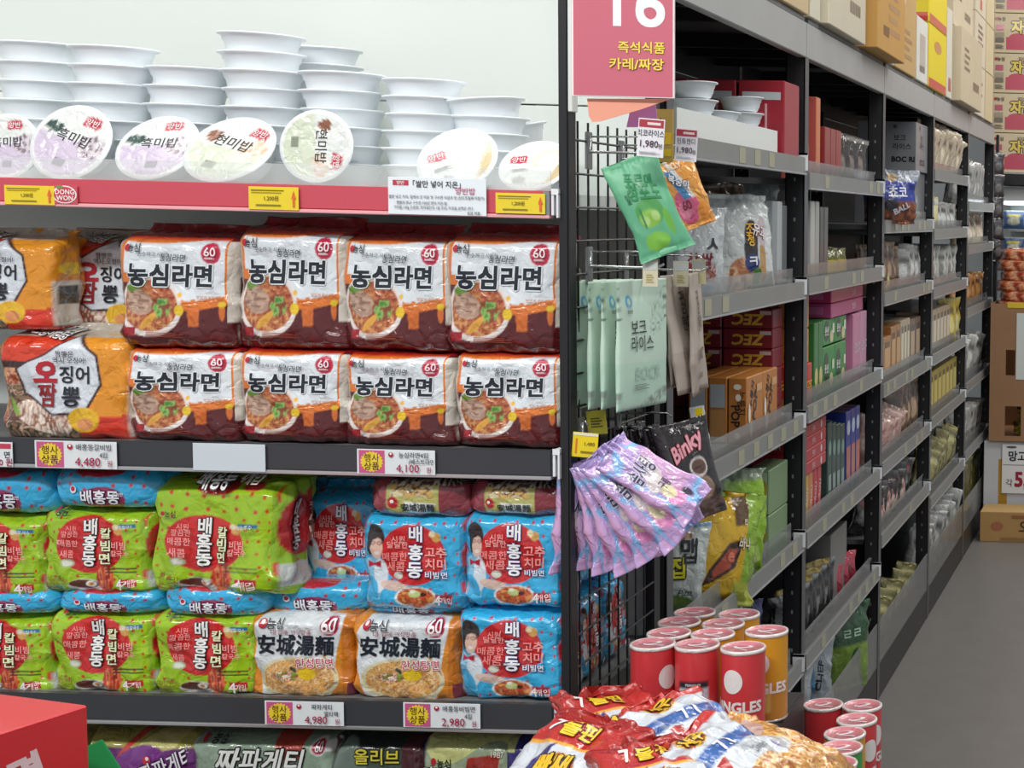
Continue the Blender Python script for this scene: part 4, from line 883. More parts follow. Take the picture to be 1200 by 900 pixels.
for b_ in range(5):
    ya, yb = Y0 + b_ * BAY + .042, Y0 + (b_ + 1) * BAY - .002
    rp(bevel_box('top_beam', -A - .02, -A + .004, ya - .04, yb + .001, ZT0, ZT1, BEAM, bev=.002))
    rp(bevel_box('rear_beam', XB, XB + .02, ya, yb, ZT0, ZT1, BLACK, bev=.002))
    rp(bevel_box('top_deck', XB, -A - .001, ya, yb, ZT1 + .002, ZT1 + .016, SHELFM, bev=.001))
    for t in (.25, .5, .75): rp(bevel_box('deck_support', XB + .02, -A - .02, ya + (yb - ya) * t - .015, ya + (yb - ya) * t + .015, ZT1 - .04, ZT1, BLACK, bev=.001))
    rp(bevel_box('back_sheet', XB - .004, XB, ya, yb, .1, ZT0, mat('dark_back_sheet', '3c3d40', .5, noise=.1), bev=.001))
    rp(bevel_box('base_plinth', XB, -A, ya - .04, yb, 0, .13, BLACK, bev=.002))
    zs = []
    for u, v in RAILS[b_]:
        z = side(u, v).z
        zs.append(z + .03)
        rp(bevel_box('shelf_board', XB + .01, -A - .004, ya, yb, z + .012, z + .03, SHELFM, bev=.001))
        rp(bevel_box('price_rail', -A - .003, -A + .006, ya, yb, z + .004, z + .048, GREYRAIL, bev=.0015))
        rp(bevel_box('rail_trim', -A - .003, -A + .009, ya, yb, z, z + .005, ALU, bev=.001))
        if (b_, len(zs)) != (0, 1): rp(bevel_box('shelf_fence', -A - .026, -A - .022, ya + .01, yb - .03, z + .03, z + .084, CLEARG, bev=.0008))
        rp(MB().box(-A - .02, -A + .012, yb - .012, yb - .006, z + .012, z + .06).box(-A - .02, -A + .012, yb - .012, yb - .003, z + .054, z + .06).build('rail_clip', CLIP))
        if b_ < 3:
            lb = 0
            for q in range(8):
                if random.random() < .5:
                    yy = ya + .06 + q * .135
                    rp(MB().box(-A + .0062, -A + .0075, yy, yy + .05, z + .008, z + .044).build('faded_label', mat('faded_yellow_label', 'a4a28c', .5)))
    zs.append(.14); LEV.append(zs)
    rp(bevel_box('clear_bin_front', -A - .004, -A, ya, yb, .13, .29, CLEARG, bev=.001))
def AX(d): return -A - .03 - d / 2
def aisle(o, u, dz, lev, bay, d, rz=math.pi / 2, X=None, Y=None):
    xx = X if X is not None else AX(d); y = Y if Y is not None else side(u, 300, xx).y; o.location = (X if X is not None else AX(d), y, LEV[bay][lev] + dz); o.rotation_euler = (0, 0, rz); return o
def abox(u0, u1, h, lev, bay, c, d, label, items=None, left=None, cat='box', group=None, dz=0, X=None, name='product_box', rz=math.pi / 2, **k):
    y0 = side(u0, 300).y; y1 = side(u1, 300).y; w_ = (y1 - y0) - .003
    o = box_thing(name, w_, d, h, c, items(w_, h) if callable(items) else items, left(d, h) if callable(left) else left, bev=.002, **k)
    o.location = (X if X is not None else AX(d), (y0 + y1) / 2, LEV[bay][lev] + dz); o.rotation_euler = (0, 0, rz); return tag(o, label, cat, group)

# bay 1, top shelf: paper tray, bowls, red cartons
ty0 = side(800, 300).y; ty1 = 4.0
tr = MB(); tx0, tx1 = -A - .30, -A - .012; tz = LEV[0][0]
tr.box(tx0, tx1, ty0, ty1, tz, tz + .003).box(tx1 - .003, tx1, ty0, ty1, tz + .003, tz + .075).box(tx0, tx0 + .003, ty0, ty1, tz + .003, tz + .075).box(tx0 + .003, tx1 - .003, ty0, ty0 + .003, tz + .003, tz + .075).box(tx0 + .003, tx1 - .003, ty1 - .003, ty1, tz + .003, tz + .075)
tag(tr.build('carton_tray', mat('white_carton', 'dfe2e0', .6)), 'long low white carton tray holding rice bowls on the top aisle shelf', 'tray')
for u_, v_, Yc, nm in ((812, 96, 3.57, 'nearest'), (846, 131, 3.76, 'middle'), (871, 114, 3.98, 'far')):
    pt = at(u_, v_, Yc); n = max(2, int(round((pt.z - tz - .04) / .036)) + 1); pp = (pt.z - .038 - tz - .005) / (n - 1)
    for k in range(n): place_bowl((min(pt.x, -A - .10), Yc, tz + .005 + k * pp), (.0, .05 if k == n - 1 else 0, k), 'white rice bowl in the carton tray, %s stack, %s from its bottom' % (nm, NUM[k]), 'rice bowls in the tray', .84)
tag(link('gold_pouch', Bag(.13, .10, .02, 'pillow', 3, .003, 4).mesh('gold_pouch', lambda x, y: put(fill(x, 'b8b49a'), y > .6, '8a8440'), 30, 30)), 'flat grey and gold pouch lying across the carton tray', 'pouch').location = (-A - .09, 3.93, tz + .05)
bpy.data.objects['gold_pouch'].rotation_euler = (-.9, 0, 1.3)
for i in range(4):
    o = box_thing('red_carton', .12, .16, .2, 'a02030', [('rect', .5, .8, .10, .02, 'c4c8cc'), ('rect', .15, .4, .008, .12, 'd8a0a4'), ('rect', .6, .4, .006, .12, 'd8a0a4')])
    o.location = (-A - .44 + (i * .127), 4.10, tz + .006); tag(o, 'red snack carton behind the rice bowls, %s from the back sheet' % NUM[i], 'box', 'red cartons')
# bay 1, second shelf
def P_yugwa(x, y):
    c = fill(x, 'd0d6d6'); put(c, ell(x, y, .42, .18, .3, .17), mixn(x, y, ['b87850', 'd8a078', 'e8c8a0', '9c6040'], 9, 14)); put(c, ell(x, y, .56, .5, .13, .24, -.15), '28201f'); put(c, ell(x, y, .56, .3, .12, .09), '2c3c7c'); put(c, ell(x, y, .78, .3, .09, .2), 'b89058'); put(c, rect(x, y, .6, .72, .08, .24), '4c8c3c'); put(c, ell(x, y, .8, .62, .12, .15), 'c8b8bc'); return c
I_yug = [('t:조\n청', .55, .58, .035, 1, 'e8b02c', {'bold': .05}), ('t:유과', .72, .62, .034, .9, 'f0eef0', {'bold': .06, 'out': '8a2c3c', 'rot': -.3}), ('t:ㅋ', .57, .32, .04, 1, 'f0f0f4', {'bold': .05})]
o = bag_thing('snack_bag', Bag(.20, .255, .07, 'pillow', 2.4, .006, 21), P_yugwa, I_yug, None, None, 60, 60); aisle(o, 871, -.004, 1, 0, .07, .95, -A - .085); o.rotation_euler.x = -.12; tag(o, 'white cracker bag with dark oval and yellow Korean letters on the second aisle shelf', 'snack bag')
def P_white2(x, y):
    c = fill(x, 'c9cfd2'); put(c, ell(x, y, .5, .3, .35, .12), mixn(x, y, ['8a3040', 'c8b8b8', 'a06050'], 14, 20)); put(c, ell(x, y, .4, .12, .4, .05), '3c90cc'); return c
o = bag_thing('snack_bag', Bag(.14, .22, .06, 'pillow', 2.4, .008, 22), P_white2, [('t:찹쌀', .45, .42, .04, 1, '8a2838', {'bold': .04}), ('t:ㅅ', .7, .6, .05, 1, '30343c', {'bold': .04})], None, None, 50, 50); aisle(o, 816, -.004, 1, 0, .06, .75, -A - .11); tag(o, 'white snack bag with blue band between the pink jelly bag and the cracker bag', 'snack bag')
o = bag_thing('snack_bag', Bag(.17, .2, .06, 'pillow', 2.4, .012, 23), lambda x, y: mixn(x, y, ['5c4a3c', '7a6450', '94806a', '4a3c34'], 5, 6), None, None, None, 50, 50); aisle(o, 835, .075, 1, 0, .06, .9, -A - .24); o.location.z = LEV[0][1]; o.scale.z = 1.4; tag(o, 'crumpled brown foil bag behind the white snack bags', 'snack bag')
o = bag_thing('snack_bag', Bag(.2, .3, .06, 'pillow', 2.4, .005, 24), lambda x, y: fill(x, '9aa6a6'), None, None, None, 40, 40); aisle(o, 874, 0, 1, 0, .06, .7, -A - .2); o.location.z = LEV[0][1]; tag(o, 'plain grey-blue bag standing behind the white cracker bag', 'snack bag')
for i, (y_, h_, c_) in enumerate(((4.06, .235, '8f9599'), (4.112, .235, 'b4babc'), (4.165, .225, '6c7074'))):
    o = box_thing('slim_box', .048, .16, h_, c_, None, [('bars', .5, .5, .04, .14, '5a6064', {'rot': 1.57}), ('rect', .5, .86, .1, .012, 'd8dcdc')])
    o.location = (-A - .112, y_, LEV[0][1]); o.rotation_euler = (0, 0, math.pi / 2); tag(o, 'slim grey snack box standing beside the second rack post, %s one' % NUM[i], 'box', 'slim grey boxes')
# bay 1, third shelf: ZEC and POP boxes
zf = LEV[0][2]
def zec(d, h): return [('t:ZEC', .5, .45, h * .75, 1.15, 'd8b040', {'bold': .08, 'rot': math.pi, 'shear': .15})]
k = 0
for col in range(3):
    for row in range(6):
        o = box_thing('maroon_box', .133, .10, .052, '7c1f2b', [('rect', .85, .8, .03, .01, 'c8b8bc')] + (zec(.1, .052) if row >= 2 else []))
        o.location = (-A - .105 - col * .137, 4.12, zf + row * .0535); tag(o, 'maroon biscuit box with upside-down gold letters, column %s from the aisle, %s layer' % (NUM[col], NUM[row]), 'box', 'maroon biscuit boxes'); k += 1
popf = lambda w_, h: [('t:누룽지', .3, .72, .03, .9, '3a2820', {'bold': .04, 'rot': 1.2}), ('t:POP', .5, .55, .042, 1, '3a2420', {'bold': .06, 'rot': 1.25}), ('ell', .25, .2, .03, .04, 'e8dcc8'), ('ell', .8, .22, .05, .03, 'c88a50'), ('rect', .75, .8, .05, .02, 'd8a878'), ('ell', .12, .45, .02, .05, 'f0e8dc')]
for cx_ in range(3):
    for cy_ in range(2):
        y_ = side(890, 300).y + .075 + cy_ * .152
        lf = [('t:누룽지', .72, .62, .022, 1, '2c201c', {'bold': .03, 'rot': -1.57}), ('t:POP', .4, .42, .030, 1, '2c201c', {'bold': .06, 'rot': -1.57}), ('ell', .5, .86, .020, .014, 'ece4d8'), ('ell', .55, .70, .014, .018, 'ece4d8'), ('ell', .5, .12, .014, .018, 'ece4d8')] if cx_ == 0 else \
             [('rect', .5, .72, .036, .058, 'b2b8be'), ('rect', .5, .3, .036, .07, 'c08c58'), ('rect', .5, .07, .036, .012, 'd8d4cc')]
        o = box_thing('cracker_box', .149, .0465, .166, 'bd7a38', popf(0, 0), lf)
        o.location = (-A - .053 - cx_ * .049, y_, zf); o.rotation_euler = (0, 0, math.pi / 2)
        tag(o, 'orange brown rice cracker box, %s from the shelf front, %s one along' % (NUM[cx_], NUM[cy_]), 'box', 'orange cracker boxes')
o = bag_thing('white_pouch', Bag(.14, .075, .07, 'pillow', 2.4, .01, 31), lambda x, y: mixn(x, y, ['c4c8c2', 'd8dad4', 'b0b4ac'], 6, 6), None, None, None, 36, 24); o.location = (-A - .08, 3.46, zf); o.rotation_euler = (0, 0, 1.3); tag(o, 'small crumpled white pouch in front of the orange cracker boxes', 'pouch')
# bay 1, fourth shelf
z4 = LEV[0][3]
for i in range(2):
    o = box_thing('green_box', .062, .2, .118, '7c9870', [('rect', .5, .5, .052, .108, 'c0ccb4'), ('t:SABOTE', .45, .5, .026, 1.05, '26302c', {'bold': .05, 'rot': -1.57}), ('ell', .78, .6, .02, .04, 'b8b050')])
    o.location = (-A - .055, 4.08, z4 + i * .12); tag(o, 'pale green biscuit box with dark lettering, %s of two stacked by the second post' % ['lower', 'upper'][i], 'box', 'stacked pale green boxes')
o = box_thing('gold_box', .17, .1, .13, '6c6030', [('t:아몬드', .5, .6, .05, .9, '28241c', {'bold': .06, 'rot': .2})]); o.location = (-A - .26, 4.02, z4 + .11); o.location.z = z4; o.scale.z = 1.7; tag(o, 'olive gold box with black script behind the bright green bag', 'box')
def P_yel(x, y):
    c = fill(x, 'd6ac18'); put(c, poly(x, y, [(.35, .3), (.55, .55), (.78, .6), (.7, .35), (.45, .2), (.3, .15)]), '3c2018'); put(c, poly(x, y, [(.4, .3), (.56, .5), (.7, .5), (.62, .34), (.42, .22)]), 'b4503c'); put(c, poly(x, y, [(.55, .95), (.62, .7), (.95, .75), (.8, 1)]), '5c4020'); put(c, x > .84, '8ab030'); put(c, (x > .7) & (y < .22), 'b0b83c'); return c
I_yel = [('t:e', .60, .43, .045, 1, 'd87860', {'bold': .08}), ('t:바나', .82, .56, .03, 1, 'e8dcc0', {'bold': .06, 'out': '3c2018'}), ('t:킥', .78, .74, .02, 1, 'e8dcc0', {'bold': .05})]
o = bag_thing('snack_bag', Bag(.21, .265, .075, 'pillow', 2.3, .008, 25), P_yel, I_yel, None, None, 64, 64); o.location = (-A - .05, 3.53, z4 - .004); o.rotation_euler = (-.12, .22, .75); tag(o, 'large yellow snack bag with brown lettering leaning out of the fourth aisle shelf', 'snack bag')
def P_lime(x, y):
    c = fill(x, '8fbe22'); put(c, ell(x, y, .72, .58, .17, .10), '3a4438'); put(c, ell(x, y, .72, .58, .11, .065), 'c8d4cc'); put(c, ell(x, y, .72, .58, .04, .03), '3a4438'); put(c, y > .9, '9aa890'); put(c, ell(x, y, .8, .2, .14, .1), 'b4d468'); put(c, x < .12, '8a9a80'); return c
o = bag_thing('snack_bag', Bag(.17, .27, .06, 'pillow', 2.3, .009, 26), P_lime, [('t:칩', .25, .2, .03, 1, 'e4ecd0', {'bold': .05})], None, None, 60, 60); o.location = (-A - .06, 3.80, z4 - .002); o.rotation_euler = (-.05, .06, .95); tag(o, 'bright lime green snack bag beside the yellow bag', 'snack bag')
def P_wg(x, y):
    c = fill(x, 'c9d2d0'); put(c, ell(x, y, .4, .12, .5, .14), '6a8a3c'); put(c, ell(x, y, .2, .2, .2, .1), '3c8c38'); put(c, ell(x, y, .15, .32, .1, .06), 'b03c34'); put(c, ell(x, y, .5, .88, .3, .07), mixn(x, y, ['8a6050', 'c8a890', 'd8c060'], 14, 14)); put(c, y > .96, '8ab0d0'); return c
o = bag_thing('snack_bag', Bag(.16, .21, .06, 'pillow', 2.3, .006, 27), P_wg, [('t:맵집', .42, .55, .05, 1, 'e2dc30', {'bold': .06, 'out': '181c18', 'ow': .09}), ('t:맵', .75, .72, .06, 1, '20242c', {'bold': .05}), ('t:Pizza', .7, .28, .022, 1, '405048', {'shear': .3})], None, None, 60, 60)
o.location = (-A - .10, 3.40, z4 - .075); o.rotation_euler = (0, .03, .5); o.location.z = LEV[0][3]; o.scale = (1, 1, 1); tag(o, 'white and green snack bag with yellow letters beside the near rack post', 'snack bag')
# bay 1, fifth shelf
z5 = LEV[0][4]
for u_, c_, t_, tc, lab in ((845, '2c7440', '청', 'd8e4c0', 'dark green snack bag in shadow on the fifth aisle shelf'), (886, '2c6c3c', '파', 'b8d0a0', 'green snack bag between the cans and the navy bag'), (908, '27306c', '얄피', 'e8ecf4', 'navy blue snack bag with white slanted letters by the second post')):
    o = bag_thing('snack_bag', Bag(.2, .25, .06, 'pillow', 2.4, .008, 28 + len(t_)), lambda x, y: put(fill(x, c_), ell(x, y, .2, .25, .15, .2), 'c8b890' if c_ != '27306c' else '343e80'), [('t:' + t_, .5, .58, .07, .8, tc, {'bold': .06, 'rot': .2})], None, None, 40, 40)
    o.location = (-A - .12, side(u_, 300).y, z5); o.rotation_euler = (0, 0, .75); tag(o, lab, 'snack bag')

# bay 2
def bx(bay, lev, u0, u1, h, d, c, lab, items=None, left=None, dz=0, group=None, X=None, cat='box', **k):
    return abox(u0, u1, h, lev, bay, c, d, lab, items, left, cat, group, dz, X, **k)
ring = lambda d, h: [('ell', .45, .38, d * .7, h * .34, 'd8a060'), ('ell', .45, .34, d * .5, h * .24, 'b84c44'), ('ell', .45, .30, d * .3, h * .14, 'e4cc80'), ('t:SING', .5, .66, h * .13, .8, '3c2420', {'bold': .06}), ('t:DI', .5, .84, h * .07, 1, '8a3c30', {'bold': .04})]
bx(1, 0, 963, 969, .245, .10, 'cf6c5c', 'tall coral and orange cereal box by the second post on the top shelf', None, ring, left=None) if False else None
o = box_thing('cereal_box', .05, .105, .245, 'cf7a50', None, ring(.105, .245), left='cb5f58', right='e0a050'); o.location = (-A - .085, 4.565, LEV[1][0]); o.rotation_euler = (0, 0, math.pi / 2); tag(o, 'tall coral and orange cereal box beside the second post on the top shelf', 'box')
for i in range(3):
    o = box_thing('red_box', .075, .11, .165, '8f2c30', [('rect', .25, .1, .02, .02, 'dcd0cc')], [('rect', .5, .5, .003, .15, 'b86060')]); o.location = (-A - .085, 4.68 + i * .08, LEV[1][0]); o.rotation_euler = (0, 0, math.pi / 2); tag(o, 'dark red snack box standing on edge on the top shelf, %s from the coral box' % NUM[i], 'box', 'dark red boxes on edge')
def P_dp(x, y): c = fill(x, '3c3634'); put(c, ell(x, y, .5, .4, .3, .2), '8a7c74'); put(c, y > .9, '8c8884'); return c
_ab = {}
def abag(bay, lev, Y, W, Hh, D, key, P, lab, cat='snack bag', group=None, rz=1.2, X=None, rx=0, ry=0, kind='pillow', cr=.006, items=None, n=26, dz=0):
    if key in _ab: o = copy_tree(_ab[key])
    else: o = bag_thing('snack_bag', Bag(W, Hh, D, kind, 2.4, cr, 40 + len(_ab)), P, items, None, None, n, n); _ab[key] = o
    o.location = (X if X is not None else -A - .045 - W * .5 * abs(math.cos(rz)), Y, LEV[bay][lev] + dz); o.rotation_euler = (rx, ry, rz); return tag(o, lab, cat, group)
for i in range(3): abag(1, 0, 4.98 + i * .13, .13, .17, .04, 'dp', P_dp, 'dark foil snack pouch leaning on the top shelf, %s after the red boxes' % NUM[i], rz=.9 + .1 * i, ry=.15, group='dark foil pouches')
for i, (c_, h_) in enumerate((('b8bab8', .235), ('a4a6a4', .235), ('4a4c4e', .22), ('5c5e5e', .22))):
    o = box_thing('slim_box', .05, .12, h_, c_, None, [('ell', .35, .72, .05, .07, '4c4e50'), ('rect', .6, .4, .04, .16, 'dcdcda' if i < 2 else '3a3c3e'), ('t:hanuel', .5, .5, .02, 1, 'e0e0e0', {'rot': 1.57})]); o.location = (-A - .092, 4.50 + i * .06, LEV[1][1]); o.rotation_euler = (0, 0, math.pi / 2)
    tag(o, '%s snack box on the second shelf past the post, %s one' % (('pale grey', 'pale grey', 'charcoal', 'charcoal')[i], NUM[i]), 'box', 'grey boxes past the second post')
for i in range(2): abag(1, 1, 4.84 + i * .12, .11, .09, .05, 'yl', lambda x, y: put(fill(x, 'b8a420'), y > .6, '5c5c20'), 'small yellow packet low on the second shelf of the second bay, %s one' % NUM[i], rz=1.1, kind='sack', group='small yellow packets')
bx(1, 1, 1000, 1026, .06, .2, '8a8c8c', 'low grey carton behind the yellow packets', X=-A - .3)
# third shelf
B2 = [(4.33, .11, '#', 'c08a48', 'b8803c'), (4.33, .11, '#', 'c23c30', 'b03028')]
for i in range(3):
    o = box_thing('orange_box', .06, .075, .10, 'c88038', [('t:BH', .5, .6, .03, 1, 'e8c040', {'bold': .05})], [('t:BH', .5, .55, .03, 1, 'f0d060', {'bold': .06}), ('ell', .5, .2, .04, .03, 'a05828')]); o.location = (-A - .075 - .08 * (i == 2), 4.45, LEV[1][2] + (.125 + .103 * (i == 1) if i < 2 else .125)); o.rotation_euler = (0, 0, math.pi / 2)
    tag(o, 'small orange snack box on the pile beside the second post, %s one' % NUM[i], 'box', 'small orange boxes')
for i in range(3):
    o = box_thing('scarlet_box', .05, .10, .123, 'c4362e', [('t:ZEC', .5, .5, .03, 1, 'e8c040', {'bold': .06})], [('t:ZEC', .5, .55, .035, 1, 'e8c040', {'bold': .07, 'rot': .5}), ('rect', .5, .15, .09, .02, 'b08038')]); o.location = (-A - .085, 4.385 + i * .052, LEV[1][2]); o.rotation_euler = (0, 0, math.pi / 2)
    tag(o, 'scarlet biscuit box with gold letters under the small orange boxes, %s one' % NUM[i], 'box', 'scarlet biscuit boxes')
for i, (y_, h_) in enumerate(((4.57, .235), (4.63, .235))):
    o = box_thing('green_box', .055, .10, h_, '2f7438', [('ell', .5, .3, .04, .06, 'd8c888')], [('rect', .62, .5, .012, .2, 'c8b878'), ('ell', .3, .6, .04, .06, '94b878'), ('rect', .1, .5, .01, .2, 'a8c8a0')]); o.location = (-A - .085, y_, LEV[1][2]); o.rotation_euler = (0, 0, math.pi / 2); tag(o, 'tall dark green biscuit box on edge, %s past the scarlet boxes' % NUM[i], 'box', 'tall green boxes')
for i, (y_, z_) in enumerate(((4.765, 0), (4.94, 0), (4.765, .155), (4.94, .155))):
    h_ = .15 if z_ == 0 else .08
    o = box_thing('green_box', .17, .12, h_, '2f8c3c', [('ell', .3, .55, .07, min(.1, h_ * .8), '18301c'), ('t:못샌', .3, .55, .03, 1, 'eef4ec', {'bold': .05}), ('ell', .7, .3, .05, .04, 'd8c8a0'), ('rect', .85, .6, .03, .03, 'd8e4c8')],
                  [('ell', .5, .55, .09, min(.1, h_ * .8), 'd8e8d8'), ('ell', .5, .55, .082, min(.09, h_ * .72), '18301c'), ('t:못샌', .5, .55, .032, 1, 'eef4ec', {'bold': .06}), ('ell', .5, .12, .1, .03, 'd0b890')]); o.location = (-A - .10, y_, LEV[1][2] + z_); o.rotation_euler = (0, 0, math.pi / 2)
    tag(o, 'green biscuit box with round black badge, %s layer, %s one' % (['lower', 'upper'][z_ > 0], ['nearer', 'farther'][i % 2]), 'box', 'green badge boxes')
for i, (y_, z_, w_, h_) in enumerate(((4.80, .237, .5, .045), (4.82, .284, .5, .04), (5.15, 0, .11, .23), (5.27, 0, .11, .23))):
    o = box_thing('magenta_box', w_, .17, h_, ('b0447c', 'b8386c', 'c87ca0', 'c890ac')[i], [('t:맛있다', .7, .5, min(.04, h_ * .5), 1, 'e8d4e0', {'bold': .04})], [('rect', .5, .5, .12, h_ * .5, 'c86898')]); o.location = (-A - .115, y_, LEV[1][2] + z_); o.rotation_euler = (0, 0, math.pi / 2)
    if w_ == .5: o.location.y = 5.0
    tag(o, ['long magenta box lying on the green boxes', 'long deep pink box topmost on the third shelf', 'upright pink box beside the green badge boxes', 'upright pale pink box nearest the third post'][i], 'box', 'pink biscuit boxes')
# fourth shelf
for i in range(4):
    o = box_thing('red_box', .34, .14, .036, 'b8303a', [('ell', .8, .5, .02, .024, 'e8d8d8'), ('t:롯데', .5, .5, .02, 1, 'e8c8c8', {'bold': .03})], [('t:CH', .5, .5, .02, 1, 'e8d0d0', {'bold': .05})]); o.location = (-A - .10, 4.52, LEV[1][3] + .155 + i * .037); o.rotation_euler = (0, 0, math.pi / 2); tag(o, 'flat bright red box in the pile on the fourth shelf, %s from its bottom' % NUM[i], 'box', 'flat red boxes')
for i, (c_, l_) in enumerate((('a8b8a8', 'pale green'), ('c8a030', 'yellow'), ('c8a030', 'yellow'), ('c88050', 'orange'), ('b83440', 'red'), ('b83440', 'red'))):
    o = box_thing('tall_box', .05, .11, .153, c_, [('t:CROU', .5, .5, .03, .9, 'e8d4d0', {'bold': .05, 'rot': 1.3})], [('rect', .5, .55, .03, .12, 'd8b0a0' if i > 2 else 'a8762c')]); o.location = (-A - .09, 4.345 + i * .056, LEV[1][3]); o.rotation_euler = (0, 0, math.pi / 2); tag(o, '%s upright box below the flat red pile, %s from the second post' % (l_, NUM[i]), 'box', 'upright boxes below the red pile')
for i in range(4):
    o = box_thing('teal_box', .06, .12, .27 - .01 * i, '2c4844', [('ell', .5, .7, .04, .05, '7a9890'), ('rect', .5, .3, .04, .05, '8a9c98')]); o.location = (-A - .09, 4.745 + i * .065, LEV[1][3]); o.rotation_euler = (0, 0, math.pi / 2); tag(o, 'dark teal box standing past the red boxes, %s one' % NUM[i], 'box', 'dark teal boxes')
for i in range(3):
    o = box_thing('blue_box', .07, .12, .27, '2c3c8c', [('ell', .5, .8, .05, .05, 'b8c8e0'), ('rect', .5, .35, .06, .12, 'b86c60')], [('ell', .5, .8, .06, .06, '8ab0d8'), ('rect', .5, .35, .09, .12, 'b87c68')]); o.location = (-A - .09, 5.03 + i * .078, LEV[1][3]); o.rotation_euler = (0, 0, math.pi / 2); tag(o, 'tall blue box with orange picture near the third post, %s one' % NUM[i], 'box', 'tall blue boxes')
# fifth shelf: rows of black sachets, grey carton
for i in range(9):
    abag(1, 4, 4.36 + i * .06, .12, .17 + .01 * (i % 3), .03, 'sach%d' % (i % 2), (lambda x, y: put(put(fill(x, '232326'), rect(x, y, .15, .85, .2, .5), '8a8c90'), y > .9, 'a08c40')) if i % 2 else (lambda x, y: put(put(fill(x, '1c1c20'), rect(x, y, .2, .8, .1, .3), '8c3038'), y > .93, '84888c')),
         'black foil snack sachet on the fifth shelf, %s from the second post' % NUM[i], 'pouch', 'black sachets', rz=1.0 + .05 * (i % 3))
bx(1, 4, 995, 1013, .24, .22, '7c7d7c', 'open grey carton beside the black sachets', X=-A - .16)
for i in range(3): abag(1, 4, 4.95 + i * .11, .14, .12, .04, 'cutw', lambda x, y: put(put(fill(x, 'b8b8b8'), x > .5, 'a82c44'), ell(x, y, .5, .5, .2, .2), '5c3c34'), 'white and red bag low on the fifth shelf, %s past the sachets' % NUM[i], rz=1.1, group='white and red bags')
for i in range(5): abag(1, 3, 0, .12, .16, .04, 'olv', lambda x, y: put(fill(x, '5c5a3c'), ell(x, y, .5, .5, .3, .2), '8a8458'), 'olive foil bag hanging above the black sachets, %s one' % NUM[i], rz=1.0, group='olive foil bags', Y=0) if False else None
# base: bags
def P_wz(x, y): c = fill(x, 'b4b8bc'); put(c, ell(x, y, .3, .8, .3, .1), 'd8dcdc'); return c
o = bag_thing('snack_bag', Bag(.2, .26, .07, 'pillow', 2.4, .006, 51), P_wz, [('t:ZERO', .6, .55, .045, .9, '30343c', {'bold': .05, 'rot': 1.2}), ('t:ZERO', .3, .2, .04, .9, '30343c', {'bold': .05, 'rot': .3})], None, None, 44, 44); o.location = (-A - .13, 4.5, .14); o.rotation_euler = (0, .1, .8); tag(o, 'white bag with ZERO lettering on the base shelf past the cans', 'snack bag')
o = bag_thing('snack_bag', Bag(.22, .30, .08, 'pillow', 2.4, .014, 52), lambda x, y: put(put(fill(x, '4c9cd0'), x > .6, 'b0bcc4'), y > .9, '5cacdc'), [('t:CHEF', .72, .5, .045, .9, '20242c', {'bold': .06, 'rot': 1.3})], None, None, 50, 50); o.location = (-A - .12, 4.78, .14); o.rotation_euler = (0, 0, .8); tag(o, 'crumpled sky blue snack bag on the base shelf', 'snack bag')
o = bag_thing('snack_bag', Bag(.22, .14, .08, 'pillow', 2.4, .014, 53), lambda x, y: mixn(x, y, ['8c7424', 'c8a83c', '6c5818'], 6, 6), None, None, None, 30, 30); o.location = (-A - .22, 4.9, .30); o.rotation_euler = (0, 0, 1); o.location.z = .14; o.scale.z = 2.4; tag(o, 'shiny gold bag sticking up behind the sky blue bag', 'snack bag')
o = bag_thing('snack_bag', Bag(.19, .30, .07, 'pillow', 2.4, .008, 54), lambda x, y: put(put(fill(x, '20502c'), y < .55, '7c9c3c'), ell(x, y, .6, .4, .12, .1), '2c5c2c'), [('t:ㄹㄹ', .5, .68, .05, 1, 'a8c8b0', {'bold': .05})], None, None, 44, 44); o.location = (-A - .05, 5.12, .14); o.rotation_euler = (0, 0, .9); tag(o, 'dark and light green snack bag at the foot of the third post', 'snack bag')
o = bag_thing('snack_bag', Bag(.15, .14, .06, 'pillow', 2.4, .012, 55), lambda x, y: put(fill(x, 'c83c64'), ell(x, y, .3, .6, .2, .2), 'e8a0b4'), None, None, None, 30, 30); o.location = (-A - .16, 5.28, .30); o.location.z = .14; o.scale.z = 2.9; o.rotation_euler = (0, 0, .9); tag(o, 'crumpled hot pink bag behind the green bag by the third post', 'snack bag')

# bays 3 to 5: rows of packs
o = box_thing('grey_box', .30, .24, .20, '85878c', [('t:보크\n라이스', .45, .6, .035, 1, '24262a', {'bold': .02}), ('t:BOC RI', .5, .2, .035, 1, '24262a', {'bold': .04}), ('ell', .3, .9, .02, .02, '5c6064')], [('t:보크', .72, .68, .028, 1, '202226', {'bold': .03}), ('t:라이스', .76, .50, .028, 1, '202226', {'bold': .03}), ('t:BOC RI', .78, .24, .030, 1, '202226', {'bold': .08}), ('ell', .64, .90, .016, .016, '4c5054')])
o.location = (-A - .14, 6.44, LEV[2][0] + .216); o.rotation_euler = (0, 0, math.pi / 2)
tag(o, 'grey carton reading BOC RI on the stack in the third bay, top shelf', 'box')
o2 = box_thing('grey_box', .30, .24, .214, '6c6e72'); o2.location = (-A - .15, 6.44, LEV[2][0]); o2.rotation_euler = (0, 0, math.pi / 2); tag(o2, 'plain grey carton under the one reading BOC RI', 'box')
def P_cb(x, y): c = mixn(x, y, ['7c4430', '9c5c3c', '5c3028'], 6, 7); put(c, y > .42, '2c3c98'); put(c, y > .8, 'a0a8b4'); put(c, ell(x, y, .35, .86, .15, .08), 'b89c6c'); put(c, ell(x, y, .3, .35, .2, .12), '2c2c34'); return c
